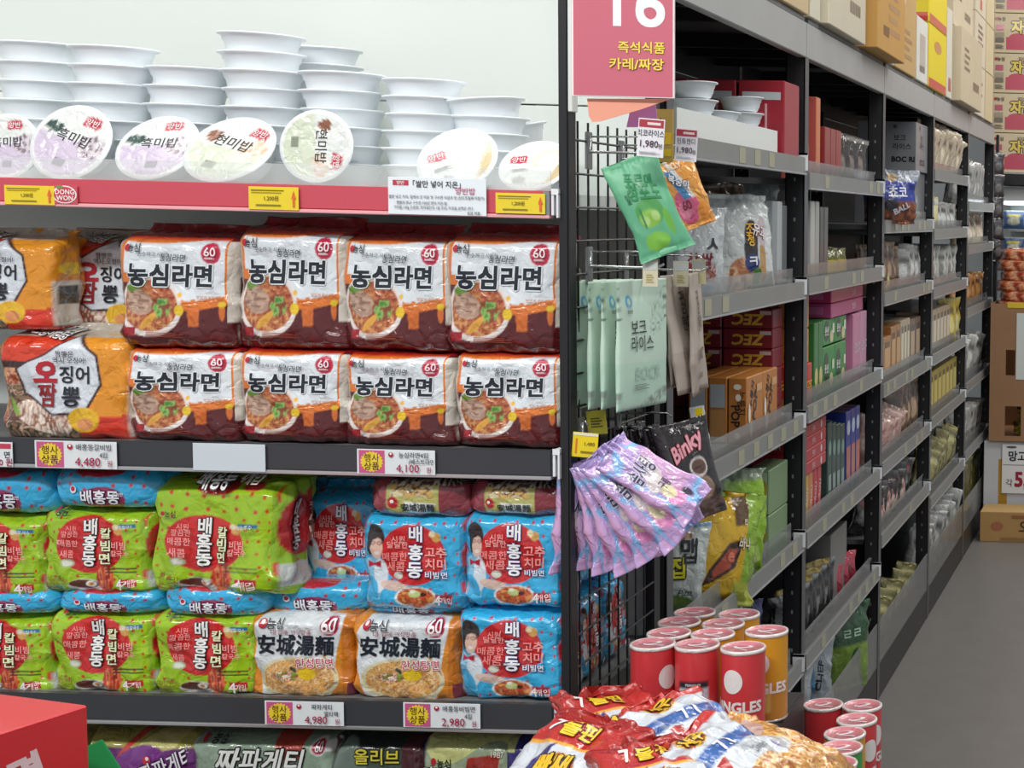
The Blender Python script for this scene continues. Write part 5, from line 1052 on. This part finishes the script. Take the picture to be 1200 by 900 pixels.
for i in range(3): abag(2, 0, 5.62 + i * .14, .15, .195, .09, 'cb', P_cb, 'blue and brown chocolate ball bag bulging from the third bay, %s one' % NUM[i], rz=.45 + .2 * i, X=-A + .012 - .05 * i, dz=.004, items=[('t:쵸코', .5, .6, .045, 1, 'e8ecf4', {'bold': .06}), ('t:BALL', .6, .3, .03, 1, 'd8dcec', {'bold': .05, 'rot': .5})], n=40, group='chocolate ball bags', cr=.01)
def PL(c0, c1, c2=None):
    def P(x, y):
        c = fill(x, c0); put(c, ell(x, y, .5, .42, .33, .2), c1)
        if c2: put(c, rect(x, y, .15, .85, .66, .8), c2)
        put(c, y > .95, c1); return c
    return P
PAL = {'brown': (('6c5444', 'c0a080', '3a2c28'), 'brown'), 'beige': (('b4a48c', 'e0d4bc', '6a5c4c'), 'beige'), 'silver': (('9c9c9a', 'd4d6d4', '50524f'), 'silver'), 'yellow': (('b8a02c', 'd8cc80', '6a5c1c'), 'yellow'),
       'tan': (('a4703c', 'cc9c60', '5a3c24'), 'tan orange'), 'black': (('2c2a2c', '8c8a88', 'a04048'), 'black'), 'white': (('c0c2be', '8c8c84', '6c6e6c'), 'white'), 'pinkish': (('b89088', 'd8c0b4', '8c3c3c'), 'pinkish'), 'olive': (('6c683c', 'a8a068', 'c8c48c'), 'olive')}
def row(bay, lev, t0, t1, n, pal, h, W=.13, D=.035, kind='pillow', rz=1.15, ry=0, jit=.12, wobble=1, boxes=False, dpt=.12, X=None, word='', q_=''):
    (c0, c1, c2), cn = PAL[pal]; ya = Y0 + bay * BAY + .06; yb = Y0 + (bay + 1) * BAY - .03
    for i in range(n):
        y = ya + (yb - ya) * (t0 + (t1 - t0) * (i + .5) / n); lab = '%s%s %s, %s of its row, %s shelf down, %s rack bay' % (q_, cn, 'box' if boxes else 'snack bag', NUM[i], NUM[lev], NUM[bay])
        g = '%s %s in rack bay %s' % (cn, 'boxes' if boxes else 'bags', NUM[bay])
        if boxes:
            w_ = (yb - ya) * (t1 - t0) / n - .004; key = ('b', pal, round(w_, 3), h, dpt)
            if key in _ab: o = copy_tree(_ab[key])
            else: o = box_thing('snack_box', w_, dpt, h, c0, [('rect', .5, .5, w_ * .7, h * .5, c1), ('rect', .5, .82, w_ * .6, h * .12, c2)], [('rect', .5, .5, dpt * .7, h * .6, c1), ('rect', .5, .88, dpt * .5, h * .1, c2)]); _ab[key] = o
            o.location = (-A - .03 - dpt / 2, y, LEV[bay][lev]); o.rotation_euler = (0, 0, math.pi / 2); tag(o, lab, 'box', g)
        else:
            key = ('g', pal, kind, W, h, i % 2)
            o = abag(bay, lev, y, W, h, D, key, PL(c0, c1, c2), lab, 'snack bag', g, rz + random.uniform(-jit, jit), X, random.uniform(-.06, .06) * wobble, ry + random.uniform(-.06, .06) * wobble, kind, .006, [('t:' + word, .5, .73, .03, 1, c1, {'bold': .03})] if word else None, 20)
            o.scale.z = random.uniform(.92, 1.05)
row(2, 1, .0, .55, 4, 'brown', .19, rz=1.0); row(2, 1, .05, .35, 2, 'yellow', .11, W=.11, kind='sack', X=-A - .06, rz=1.3); row(2, 1, .6, 1, 3, 'silver', .17)
row(2, 2, .0, .3, 2, 'tan', .17, boxes=True, dpt=.16); row(2, 2, .3, .5, 2, 'tan', .20, boxes=True, dpt=.12, q_='taller '); row(2, 2, .5, .7, 3, 'beige', .21, boxes=True, dpt=.10); row(2, 2, .7, .95, 2, 'brown', .2, boxes=True)
row(2, 3, .0, .5, 5, 'pinkish', .18, rz=.9, ry=.35); row(2, 3, .5, 1, 4, 'brown', .22)
row(2, 4, .0, .8, 8, 'black', .17, rz=.8, ry=.2); row(2, 4, .1, .7, 4, 'pinkish', .11, W=.11, X=-A - .06)
row(2, 5, .0, .9, 6, 'olive', .17, rz=.9, ry=.3)
row(3, 0, .0, .9, 8, 'beige', .24, W=.15, rz=.95, ry=.35)
row(3, 1, .0, .3, 2, 'yellow', .16, boxes=True, dpt=.14); row(3, 1, .35, .95, 4, 'silver', .14, kind='sack')
row(3, 2, .0, 1, 8, 'white', .19, rz=1.0); row(3, 3, .0, .7, 7, 'beige', .2, boxes=True, dpt=.13); row(3, 3, .72, 1, 2, 'yellow', .22, X=-A - .05)
row(3, 4, .0, .95, 8, 'yellow', .2, boxes=True, dpt=.12); row(3, 5, .0, .95, 7, 'olive', .22, ry=.3); row(3, 6, .0, 1, 9, 'silver', .24, X=-A - .08, rz=.9, ry=.2)
row(4, 0, .0, .95, 7, 'silver', .24, W=.15, rz=.9, ry=.1); row(4, 1, .0, .9, 4, 'beige', .18, kind='sack', D=.06); row(4, 2, .0, .95, 5, 'tan', .17, rz=1.0); row(4, 3, .0, .9, 6, 'silver', .24, ry=.25, rz=.9)
row(4, 4, .0, .95, 9, 'silver', .20, rz=.8, ry=.1); row(4, 5, .0, .95, 6, 'olive', .30, W=.2, rz=.9)

# cartons on top of the rack
TZ = ZT1 + .018
def carton(u0, u1, h, d, c, lab, items=None, left=None, z=0, X=0, **k):
    y0 = side(u0, 100).y; y1 = side(u1, 100).y; w_ = y1 - y0 - .006
    o = box_thing('carton', w_, d, h, c, items(w_, h) if items else None, left(d, h) if left else None, m=CARD, **k)
    o.location = (-A + .01 - d / 2 + X, (y0 + y1) / 2, TZ + z); o.rotation_euler = (0, 0, math.pi / 2); return tag(o, lab, 'carton')
cl = lambda w_, h: [('lines', .25, .6, w_ * .25, h * .3, '6c5c48'), ('bars', .7, .3, w_ * .3, h * .12, '54483c')]
cll = lambda w_, h: [('rect', .75, .55, w_ * .22, h * .25, '8c7a60'), ('bars', .75, .3, w_ * .2, h * .1, '54483c')]
carton(880, 913, .30, .34, 'c4aa80', 'pale brown carton nearest on top of the rack', cl, cll)
carton(914, 943, .30, .34, 'c9b28a', 'sand coloured carton second on top of the rack', cl, cll)
carton(945, 957, .30, .30, 'd2ccb8', 'narrow off-white carton between the sand one and the whitish one', cl)
carton(958, 1003, .30, .36, 'cfc6b0', 'whitish carton with barcode on top of the rack', cl, cll, X=.02)
carton(1006, 1040, .28, .40, 'c6974e', 'orange brown carton overhanging the beam on top of the rack', lambda w_, h: [('lines', .6, .5, w_ * .4, h * .5, 'a87c40'), ('bars', .3, .25, w_ * .2, h * .12, '7c5a30')], lambda w_, h: [('lines', .5, .4, w_ * .5, h * .2, 'b08444')], X=.05)
carton(1041, 1044.5, .22, .3, 'd8d4c8', 'thin white carton behind the orange brown one')
carton(1045, 1070, .36, .32, 'c3a068', 'kraft brown carton with pale sticker on top of the rack', lambda w_, h: [('ell', .4, .75, w_ * .12, h * .15, 'ece8e0'), ('lines', .5, .3, w_ * .6, h * .3, 'a07c48')], lambda w_, h: [('rect', .5, .9, w_ * .8, h * .06, '7c6444')])
carton(1071, 1084, .25, .3, 'dad8d0', 'white carton with printed frames next to the kraft one', lambda w_, h: [('rect', .5, .5, w_ * .5, h * .5, 'b8b4ac'), ('bars', .5, .2, w_ * .5, h * .1, '54504c')])
for i in range(2):
    carton(1085, 1106, .26, .32, 'e2cc24', ['lower yellow snack carton with red foot on top of the rack', 'upper yellow snack carton on top of the rack'][i], lambda w_, h: [('rect', .5, .08, w_ * .96, h * .14, 'c83c34'), ('ell', .5, .7, w_ * .4, h * .2, 'c8883c')], lambda w_, h: [('rect', .5, .08, w_ * .96, h * .14, 'c83c34'), ('ell', .6, .75, w_ * .4, h * .2, '9c3c34')], z=i * .262)
carton(1107, 1113, .40, .3, 'd8d2c4', 'tall thin whitish carton after the yellow ones', lambda w_, h: [('rect', .5, .15, w_ * .5, h * .15, 'b05044')])
o = carton(1114, 1139, .34, .36, 'cdbfa2', 'beige carton with black wheat ear emblem on top of the rack', cl, lambda w_, h: [('rect', q, .92, w_ * .07, h * .14, '4c4438') for q in (.25, .4, .55, .7)] + [('ell', .5 + (k % 2 - .5) * .12, .25 + k * .05, w_ * .1, h * .035, '2c2824', {'rot': .5 * (1 if k % 2 else -1)}) for k in range(10)] + [('rect', .5, .48, w_ * .012, h * .5, '2c2824'), ('rect', .3, .06, w_ * .25, h * .07, '4c443c')], X=.04)
carton(1114, 1137, .30, .34, 'd4c6aa', 'beige carton on top of the wheat ear carton', cl, lambda w_, h: [('rect', .3, .5, w_ * .4, h * .5, '5c544c'), ('rect', .3, .5, w_ * .36, h * .45, 'd4c8b0'), ('bars', .3, .5, w_ * .3, h * .3, '3c3834'), ('rect', .8, .5, w_ * .2, h * .9, '6c645c')], z=.345)
for i in range(3): carton(1140, 1152, .26, .34, 'd6cbb4', 'cream carton with small red marks, %s layer near the rack end' % NUM[i], lambda w_, h: [('rect', .5, .2, w_ * .2, h * .2, 'c06840'), ('lines', .5, .6, w_ * .5, h * .4, '6c645c')], lambda w_, h: [('rect', .3, .5, w_ * .1, h * .4, 'c08868'), ('bars', .75, .8, w_ * .2, h * .2, '3c3834')], z=i * .262)
for i in range(3): carton(1153, 1162, .26, .34, 'cfc09c', 'tan carton at the far end of the rack top, %s layer' % NUM[i], None, lambda w_, h: [('t:1164', .5, .6, h * .2, .9, '6c6458', {'bold': .03})], z=i * .262)

# ------------------------------------------------------------------ far end: carton wall, chiller, bananas, price board
YW = 9.9
for r in range(6):
    for q in range(2):
        z = at(1180, 202, YW).z + r * .2525; w_ = .62; x = at(1164, 100, YW).x + w_ / 2 + q * (w_ + .01)
        o = box_thing('snack_carton', w_, .4, .248, 'd3c3a2', [('rect', .555, .24, w_ * .86, .08, 'c25468'), ('ell', .25, .40, .12, .05, 'c25468'), ('t:자갈치', .36, .66, .085, 1.0, 'e2c860', {'bold': .1, 'out': '3c3024', 'ow': .08}), ('t:농심', .075, .86, .028, 1, '3a3438', {'bold': .04}), ('ell', .025, .86, .02, .02, 'b83040'), ('rect', .06, .64, .05, .035, 'c06478'), ('rect', .06, .46, .055, .03, 'a89c88'), ('rect', .06, .32, .055, .03, '7c7468'), ('lines', .06, .15, .055, .025, '5c544c'), ('t:맛있는', .3, .88, .02, 1, '4c443c')], m=CARD)
        o.location = (x, YW + .2, z); tag(o, 'cream snack carton with yellow Korean letters and pink band, %s layer, %s column' % (NUM[r], NUM[q]), 'carton', 'cartons in the far stack')
zf_ = at(1180, 202, YW).z
hs = tag(empty('header_frame', (at(1164, 210, YW).x + .7, YW + .2, zf_ - .1)), 'black steel frame carrying the cream snack cartons', 'rack')
for dz0, dz1, m in ((-.01, -.002, ALU), (-.08, -.012, BLACK)):
    o = bevel_box('frame_beam', -.72, .9, -.22, .2, dz0 + .1, dz1 + .1, m); o.parent = hs
for x_ in (-.70, .85):
    o = bevel_box('frame_post', x_ - .02, x_ + .02, -.1, -.05, -zf_ + .1, .02, BLACK); o.parent = hs
# chiller
cz1 = zf_ - .09; cz0 = at(1180, 297, YW).z; cx0 = at(1170, 250, YW).x
ch = tag(empty('open_chiller', (cx0 + .6, YW + .1, 0)), 'lit open chiller cabinet with colourful packs at the end of the aisle', 'chiller')
for nm, b, m in (('canopy', (-.58, .9, 0, .5, cz1 - .09, cz1), WHITEP), ('canopy_lamp', (-.58, .9, .02, .3, cz1 - .115, cz1 - .092), mat('chiller_tube', 'f4faff', .5, emit=2.2)), ('back_wall', (-.58, .9, .5, .52, 0, cz1), WHITEP), ('lower_cabinet', (-.58, .9, .02, .5, 0, cz0 - .02), mat('chiller_grey', '5c6470', .5)), ('chiller_shelf', (-.58, .9, .12, .5, cz0 + .14, cz0 + .155), ALU)):
    o = bevel_box(nm, *b, m); o.parent = ch
kx = 0
for r, zz in ((0, cz0 - .018), (1, cz0 + .157)):
    for q in range(9):
        c_ = ['3c5c8c', 'd8e0d8', '2c4870', 'c8c44c', '4c6c9c', '8cb088', '34507c', 'd4d8cc', '5c7090'][(q + r * 4) % 9]
        o = link('chilled_pack', Bag(.15, .12, .06, 'pillow', 2.6, .006, 60 + q).mesh('chilled_pack', PL(c_, 'dcdcc0', 'e0d040'), 14, 12)); o.location = (cx0 + .08 + q * .16, YW + .22, zz); tag(o, 'chilled food pack in the lit cabinet, %s from the left, %s shelf' % (NUM[q], ['lower', 'upper'][r]), 'food pack', 'chilled packs')
# pillar of clipped goods beside the rack end
o = bevel_box('end_post', at(1165, 300, 9.2).x, at(1168, 300, 9.2).x, 9.2, 9.26, 0, 2.25, BLACK); tag(o, 'slim black post at the far end of the aisle rack', 'post')
for i in range(5):
    o = link('hanging_bag', Bag(.07, .135, .022, 'pillow', 2.4, .004, 90 + i).mesh('hanging_bag', PL('2c2c30', '6c6a6c', '4c4850'), 12, 12)); o.location = at(1169.5, 206 + i * 25, 9.18); o.rotation_euler = (0, 0, .4)
    tag(o, 'small dark bag hanging beside the slim black end post, %s from the top' % NUM[i], 'bag', 'small hanging bags')
# banana crate with orange net bags
YC = 8.55; x0 = at(1160.5, 400, YC).x; zb = at(1180, 517, YC).z; zt = at(1180, 356, YC).z
bc = tag(empty('kraft_crate', (x0 + .5, YC + .3, zb)), 'large kraft brown crate with hand holes and a white sheet', 'crate'); hh = zt - zb
KR = mat('kraft_board', '9c7656', .7, noise=.08)
b = MB(); X_ = lambda u: at(u, 400, YC).x - x0 - .5
hx0, hx1 = X_(1179), X_(1190); hz1, hz0 = at(1180, 410, YC).z - zb, at(1180, 440, YC).z - zb; gz1, gz0 = at(1180, 476, YC).z - zb, at(1180, 511, YC).z - zb; gx0, gx1 = X_(1176), X_(1198)
b.box(-.5, hx0, -.3, -.29, 0, hh).box(hx0, gx1, -.3, -.29, hz1, hh).box(hx0, gx1, -.3, -.29, gz1, hz0).box(hx0, gx1, -.3, -.29, 0, gz0).box(gx1, .6, -.3, -.29, 0, hh).box(hx1, gx1, -.3, -.29, hz0, hz1)
b.box(-.5, -.49, -.29, .3, 0, hh).box(.59, .6, -.29, .3, 0, hh).box(-.49, .59, .29, .3, 0, hh).box(-.49, .59, -.29, .29, 0, .01)
b.build('crate_body', KR, bc)
bevel_box('white_sheet', X_(1191), .5, -.305, -.301, at(1195, 445, YC).z - zb, at(1195, 367, YC).z - zb, WHITEP, bc)
bevel_box('yellow_strip', X_(1180), .3, -.304, -.301, at(1190, 361, YC).z - zb, at(1190, 354.5, YC).z - zb, mat('yellow_tape', 'e0c030', .5), bc)
for i in range(4):
    o = link('mango_pack', Bag(.3, .10, .12, 'slab', 3, .01, 70 + i).mesh('mango_pack', lambda x, y: mixn(x, y, ['8c8024', '3c3818', 'b8a438', '54501c'], 7, 7), 16, 12)); o.location = (x0 + .28 + .02 * i, YC + .12, zb + .012 + i * .1); tag(o, 'yellow and black fruit pack inside the kraft crate, %s from the bottom' % NUM[i], 'fruit pack', 'packs in the crate')
for i in range(6):
    for q in range(2):
        key = 'net'
        if key in _ab: o = copy_tree(_ab[key])
        else:
            o = link('net_bag', Bag(.5, .075, .3, 'slab', 3, .014, 77).mesh('net_bag', lambda x, y: mixn(x, y, ['c4542c', 'd88450', 'e4b08c', 'b03c20'], 9, 4), 30, 14)); _ab[key] = o
        o.location = (x0 + .27 + q * .52 + (i % 2) * .02, YC + .2, zt - .06 + .0 + i * .058); tag(o, 'orange and red onion net bag piled in the kraft crate, %s layer, %s pile' % (NUM[i], NUM[q]), 'net bag', 'orange net bags')
# lower crate, price board, curry carton
o = box_thing('white_carton', .9, .5, at(1180, 518, YC).z, 'c9ccd0', [('rect', .12, .5, .05, .3, 'b88c2c')], m=CARD); o.location = (at(1152.5, 520, YC).x + .45, YC + .28, 0)
tag(o, 'white carton with mango pictures beneath the kraft crate', 'carton')
pb0 = at(1173.5, 578, 8.572); pb1 = at(1173.5, 520, 8.572); wpb = .36; hpb = pb1.z - pb0.z
o = box_thing('price_board', wpb, .01, hpb, 'e4e6ea', [('rect', .5, .58, wpb * .96, .004, '7c8088'), ('t:망고 /바나나', .52, .76, .062, .95, '20242c', {'bold': .07}), ('t:각', .12, .22, .045, 1, '40444c'), ('t:5,280', .52, .27, .115, .9, 'a01c3c', {'bold': .09}), ('ell', .15, .94, .06, .012, '4c4c54')], m=CARD, bev=.002)
o.location = (pb0.x + wpb / 2, 8.572, pb0.z); tag(o, 'white price board with black Korean words and a dark red price', 'sign')
YK = 8.25; k0 = at(1148, 631, YK); k1 = at(1148, 597, YK); wk = .62
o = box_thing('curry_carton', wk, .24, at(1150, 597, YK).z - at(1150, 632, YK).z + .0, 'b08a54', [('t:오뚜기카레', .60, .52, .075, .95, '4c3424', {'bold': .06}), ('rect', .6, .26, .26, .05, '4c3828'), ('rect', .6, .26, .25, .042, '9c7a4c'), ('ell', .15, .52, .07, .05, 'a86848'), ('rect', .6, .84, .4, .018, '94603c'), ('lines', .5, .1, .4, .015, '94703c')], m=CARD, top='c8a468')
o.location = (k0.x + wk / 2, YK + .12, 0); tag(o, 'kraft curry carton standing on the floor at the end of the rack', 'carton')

# ------------------------------------------------------------------ cans
def P_can(body, txt, kind, key):
    R, Hc = .0372, .16; n = 40; v = []; f = []; c = []
    zs = np.linspace(.004, Hc - .004, 26)
    for z in zs:
        for k in range(n):
            a = 2 * math.pi * k / n; v.append((R * math.sin(a), -R * math.cos(a), z)); col = L(body); y = z / Hc; du = ((a + math.pi) % (2 * math.pi) - math.pi) * R
            if kind == 'label' and abs(du) < .027 and .066 < z < .104: col = L('c8ccd8') if z < .094 else L('2c2430')
            if body == 'd9981e' and z < .07: col = L('e0bc60') if abs(du) < .02 and z > .02 else L('c8862a')
            c.append(col)
    for i in range(len(zs) - 1):
        for k in range(n): a = i * n + k; b = i * n + (k + 1) % n; f.append((a, b, b + n, a + n))
    can = mesh_obj('snack_can', v, f, GLOSSCARD, None, True, np.array(c))
    sf = lambda u, w_: np.stack([(R + .0003) * np.sin((u - .5) * 2 * math.pi), -(R + .0003) * np.cos((u - .5) * 2 * math.pi), w_ * Hc], -1)
    sf.W = 2 * math.pi * R; sf.H = Hc
    its = []
    if kind == 'face': its = [('ell', .5, .68, .036, .042, 'ece8e8'), ('t:' + txt, .5, .40, .026, .95, 'f2ecec', {'bold': .09}), ('t:ORIGINAL', .5, .28, .006, 1, 'e8c8c8', {'bold': .03})]
    if kind == 'label': its = [('lines', .5, .50, .045, .014, '7c7c8c'), ('t:PRINGLES', .5, .615, .006, 1, 'e8e8f0', {'bold': .03}), ('lines', .5, .18, .04, .01, 'e89090')]
    if kind == 'turn': its = [('t:' + txt, .62, .40, .026, .95, 'f2ecec', {'bold': .09}), ('ell', .62, .67, .036, .042, 'e8e4e4')]
    if its: link('lettering', lettering(sf, its, .0003), can)
    lathe('can_base', [(R - .003, 0), (R + .0006, .001), (R + .0006, .005), (R - .001, .0052)], ALU, 32, can)
    lid = lathe('can_lid', [(R - .001, Hc - .006), (R + .0012, Hc - .005), (R + .0014, Hc - .001), (R + .0004, Hc + .001), (R - .003, Hc + .0012), (R - .004, Hc - .0002), (.001, Hc - .0004)], FILM, 36, can, ['b8a8a0', 'd8d0cc', 'ece6e4', 'e4dcdc', 'd8c4c4', 'd8838e', 'd8838e'])
    ts = lambda u, w_: np.stack([(u - .5) * 2 * R, (w_ - .5) * 2 * R, u * 0 + Hc], -1); ts.W = ts.H = 2 * R
    link('lid_print', lettering(ts, [('ell', .5, .52, .034, .018, 'ece4e6', {'rot': .4}), ('ell', .47, .54, .022, .01, 'c86878', {'rot': .4}), ('rect', .55, .3, .03, .003, 'f0e8ea', {'rot': -.3})], .0003), lid)
    return can
_can = {}
def can(body, kind, X, Y, Z, rz, lab, s=1):
    key = (body, kind)
    if key in _can: o = copy_tree(_can[key])
    else: o = P_can(body, 'PRINGLES', kind, key); _can[key] = o
    o.location = (X, Y, Z); o.rotation_euler = (0, 0, rz); o.scale = (s, s, s); return tag(o, lab, 'can', 'snack cans')
CH = .16; ZC = at(817, 755, 2.62).z - CH
for i, (u, v, Yc, b, kd, rz, lab) in enumerate(((765, 754, 2.62, 'd03a40', 'turn', .3, 'red snack can at the left end of the front row'), (817, 755.5, 2.62, 'd03a40', 'label', .1, 'red snack can with white ingredient label in the front row'), (871, 757, 2.61, 'd03a40', 'face', -.25, 'red snack can with white lettering at the right end of the front row'),
        (784, 742, 2.69, 'd03a40', 'plain', 0, 'red-topped can second row, behind the left front can'), (835.5, 744, 2.69, 'd9981e', 'plain', 0, 'yellow can second row, behind the gap of the front cans'), (898.5, 733, 2.72, 'd9981e', 'face', -.1, 'tall yellow snack can with white lettering beside the rack post'),
        (796, 729, 2.765, 'd9981e', 'plain', 0, 'yellow can third row, left one'), (847.5, 732, 2.76, 'd9981e', 'plain', 0, 'yellow can third row, right one'), (814, 717.6, 2.835, 'd9981e', 'plain', 0, 'yellow can in the rear row, left one'), (866, 720.6, 2.83, 'd9981e', 'plain', 0, 'yellow can in the rear row, right one'))):
    p = at(u, v, Yc); can(b, kd, p.x, Yc, ZC, rz, lab)
stn = tag(empty('promotion_stand', (-.74, 2.6, 0)), 'dark promotion stand carrying cans and snack bags beside the wire panel', 'display stand')
def sp(o): o.parent = stn; o.matrix_parent_inverse = Matrix.Translation(-stn.location); return o
sp(bevel_box('rear_platform', -A + .02, -.662, 2.575, 2.876, .06, ZC - .001, mat('stand_board', '3a3a3c', .5), bev=.003))
ZL = at(1004, 852, 2.80).z - CH
sp(bevel_box('side_platform', -.66, -.48, 2.54, 2.885, .06, ZL - .001, mat('stand_board', '3a3a3c', .5), bev=.003))
sp(bevel_box('front_bin', -A + .02, -.55, 2.02, 2.535, .06, .74, mat('stand_board', '3a3a3c', .5), bev=.003))
sp(bevel_box('stand_foot', -A + .04, -.5, 2.05, 2.95, 0, .059, BLACK, bev=.003))
for i, (u, v, Yc, b, kd, lab) in enumerate(((964.7, 834.6, 2.93, 'd03a40', 'plain', 'red can with pink lid at the left of the lower rear pair'), (1010.5, 835.6, 2.93, 'd03a40', 'turn', 'red can with pink lid at the right of the lower rear pair'), (1004, 852, 2.845, 'd03a40', 'turn', 'red can with white print outermost on the lower platform'),
        (990, 864, 2.765, 'd9981e', 'plain', 'yellow can with pink lid on the lower platform'), (986, 880, 2.69, '3c9c3c', 'plain', 'green can with pink lid on the lower platform'), (979, 896, 2.61, 'd03a40', 'turn', 'red can nearest the frame bottom on the lower platform'))):
    p = at(u, v, Yc); can(b, kd, max(p.x, -.695), Yc, ZL, .2, lab)
sp(bevel_box('rear_ledge', -.72, -.48, 2.886, 2.975, .06, ZL - .001, mat('stand_board', '3a3a3c', .5), bev=.003))

# chip bags heaped in front
def P_chipA(x, y):
    c = fill(x, 'cfd6e0'); put(c, y > .66, 'b9302c'); put(c, np.abs(y - .66) < .012, 'e8a83c'); put(c, poly(x, y, [(.1, .52), (.4, .66), (.3, .35)]), '3a3478'); put(c, ell(x, y, .55, .48, .22, .12), mixn(x, y, ['d8901c', 'f0c848', 'a8501c'], 12, 12)); put(c, rect(x, y, .2, .9, .3, .38), '3c64ac')
    put(c, ell(x, y, .6, .1, .6, .2), mixn(x, y, ['c8863c', 'e4b468', 'a8622c', 'd89c4c', 'f0d498'], 9, 16)); put(c, (y > .9), 'a82824'); return c
I_chipA = [('t:돌핀', .5, .8, .034, 1, 'f0d034', {'bold': .08, 'out': '6c1820', 'ow': .07}), ('t:7', .22, .8, .036, 1, 'f0ece8', {'bold': .06}), ('t:빠새', .5, .5, .038, 1, 'f0c030', {'bold': .09, 'out': '3a2420', 'ow': .08, 'rot': .1}), ('t:간장치킨맛', .55, .34, .02, 1, 'e8ecf4', {'bold': .04})]
def P_chipB(x, y):
    c = fill(x, 'd3dbe4'); q = ell(x, y, .55, .14, .62, .3); put(c, q, mixn(x, y, ['c8863c', 'e8b864', 'a8622c', 'dca04c', 'f4dca0', 'b8742c'], 10, 20)); put(c, rect(x, y, .0, 1, .62, .74), '3c68b0'); put(c, ell(x, y, .3, .86, .2, .08), mixn(x, y, ['d8901c', 'f0c848', 'a8501c'], 12, 12)); put(c, ell(x, y, .75, .55, .3, .05), 'b8c0c8'); put(c, y > .93, 'c03430'); put(c, poly(x, y, [(.0, .6), (.25, .6), (.0, .4)]), 'b9302c'); return c
I_chipB = [('t:7.1', .45, .68, .035, 1, 'e8ecf4', {'bold': .05}), ('t:새우', .3, .86, .028, 1, 'f0c030', {'bold': .08, 'out': '3a2420', 'ow': .08}), ('t:Snack', .7, .5, .02, 1, '6c7078', {'shear': .2})]
def P_chipC(x, y):
    c = mixn(x, y, ['c8863c', 'e4b054', 'a8622c', 'd8983c', 'f0cc80', 'b8742c'], 12, 22); put(c, (y > .55) & (x < .5), 'c8ccd0'); put(c, ell(x, y, .6, .85, .3, .1), 'c8a8a0'); put(c, poly(x, y, [(.1, .6), (.3, .9), (.45, .85), (.2, .5)]), '8c7cb8'); return c
CHIPS = [('A', 0, 722, 868, 2.42, 0, 0, (-1.10, .10, .75), 'red and white chip bag lying tilted against the wire panel'), ('A', 1, 655, 912, 2.28, 0, 0, (-1.0, .05, -.35), 'red and white chip bag with yellow letters at the left of the heap'),
         ('B', 0, 822, 872, 2.40, 0, 0, (-1.1, .05, 1.1), 'white chip bag with blue band across the middle of the heap'), ('B', 1, 870, 905, 2.30, 0, 0, (-1.15, -.05, 1.35), 'white chip bag showing golden twists at the right of the heap'),
         ('C', 0, 925, 893, 2.42, 0, 0, (-1.15, 0, 1.7), 'golden chip bag at the right edge of the heap'), ('A', 2, 775, 935, 2.20, 0, 0, (-1.15, 0, .5), 'red chip bag half hidden at the bottom middle of the heap')]
for kd, vr, u, v, Yc, a_, b_, rot, lab in CHIPS:
    P, I = {'A': (P_chipA, I_chipA), 'B': (P_chipB, I_chipB), 'C': (P_chipC, None)}[kd]
    Wc, Hc = .165, .235
    o = bag_thing('chip_bag', Bag(Wc, Hc, .065, 'pillow', 2.3, .014, 80 + vr * 3 + ord(kd)), P, I, None, None, 84, 84)
    R_ = Matrix.Rotation(rot[2] - .0, 4, 'Z') @ Matrix.Rotation(rot[1], 4, 'Y') @ Matrix.Rotation(rot[0], 4, 'X')
    o.matrix_world = Matrix.Translation(at(u, v, Yc)) @ R_ @ Matrix.Translation((0, 0, -Hc / 2)); tag(o, lab, 'snack bag', 'heap of chip bags')

# red promotion carton in the lower left corner, close to the camera
YR = 2.0
c0 = at(103, 826, YR); hR = .5; wR = .42; dR = .55; rz = -.26
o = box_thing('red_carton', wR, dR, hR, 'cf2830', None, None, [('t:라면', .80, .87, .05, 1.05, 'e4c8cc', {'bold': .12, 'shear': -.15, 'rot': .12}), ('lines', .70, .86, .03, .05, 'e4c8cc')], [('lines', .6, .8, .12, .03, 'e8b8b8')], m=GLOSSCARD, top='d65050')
o.rotation_euler = (0, 0, rz)
off = Matrix.Rotation(rz, 3, 'Z') @ Vector((wR / 2, dR / 2, 0))
o.location = Vector((c0.x, c0.y, c0.z - hR)) - off; tag(o, 'bright red carton close to the camera in the lower left corner', 'carton')
pl = bevel_box('carton_pedestal', -.16, .16, -.14, .14, 0, c0.z - hR, mat('stand_board', '3a3a3c', .5)); pl.location = (o.location.x, o.location.y, 0); pl.rotation_euler.z = rz; tag(pl, 'dark pedestal under the bright red carton', 'pedestal')
g = bevel_box('green_flap', -.06, .045, -.002, .002, -.03, .03, mat('green_card', '2a9c58', .4)); p = at(98, 903, 2.14); g.location = p; g.rotation_euler = (.1, -.45, .1); tag(g, 'green card tab poking up beside the bright red carton', 'card')
pg = bevel_box('green_tab_holder', -.05, .05, -.04, .04, 0, p.z - .045, mat('green_card', '2a9c58', .4)); pg.location = (p.x, p.y + .01, 0); tag(pg, 'green display box below the green card tab', 'box')
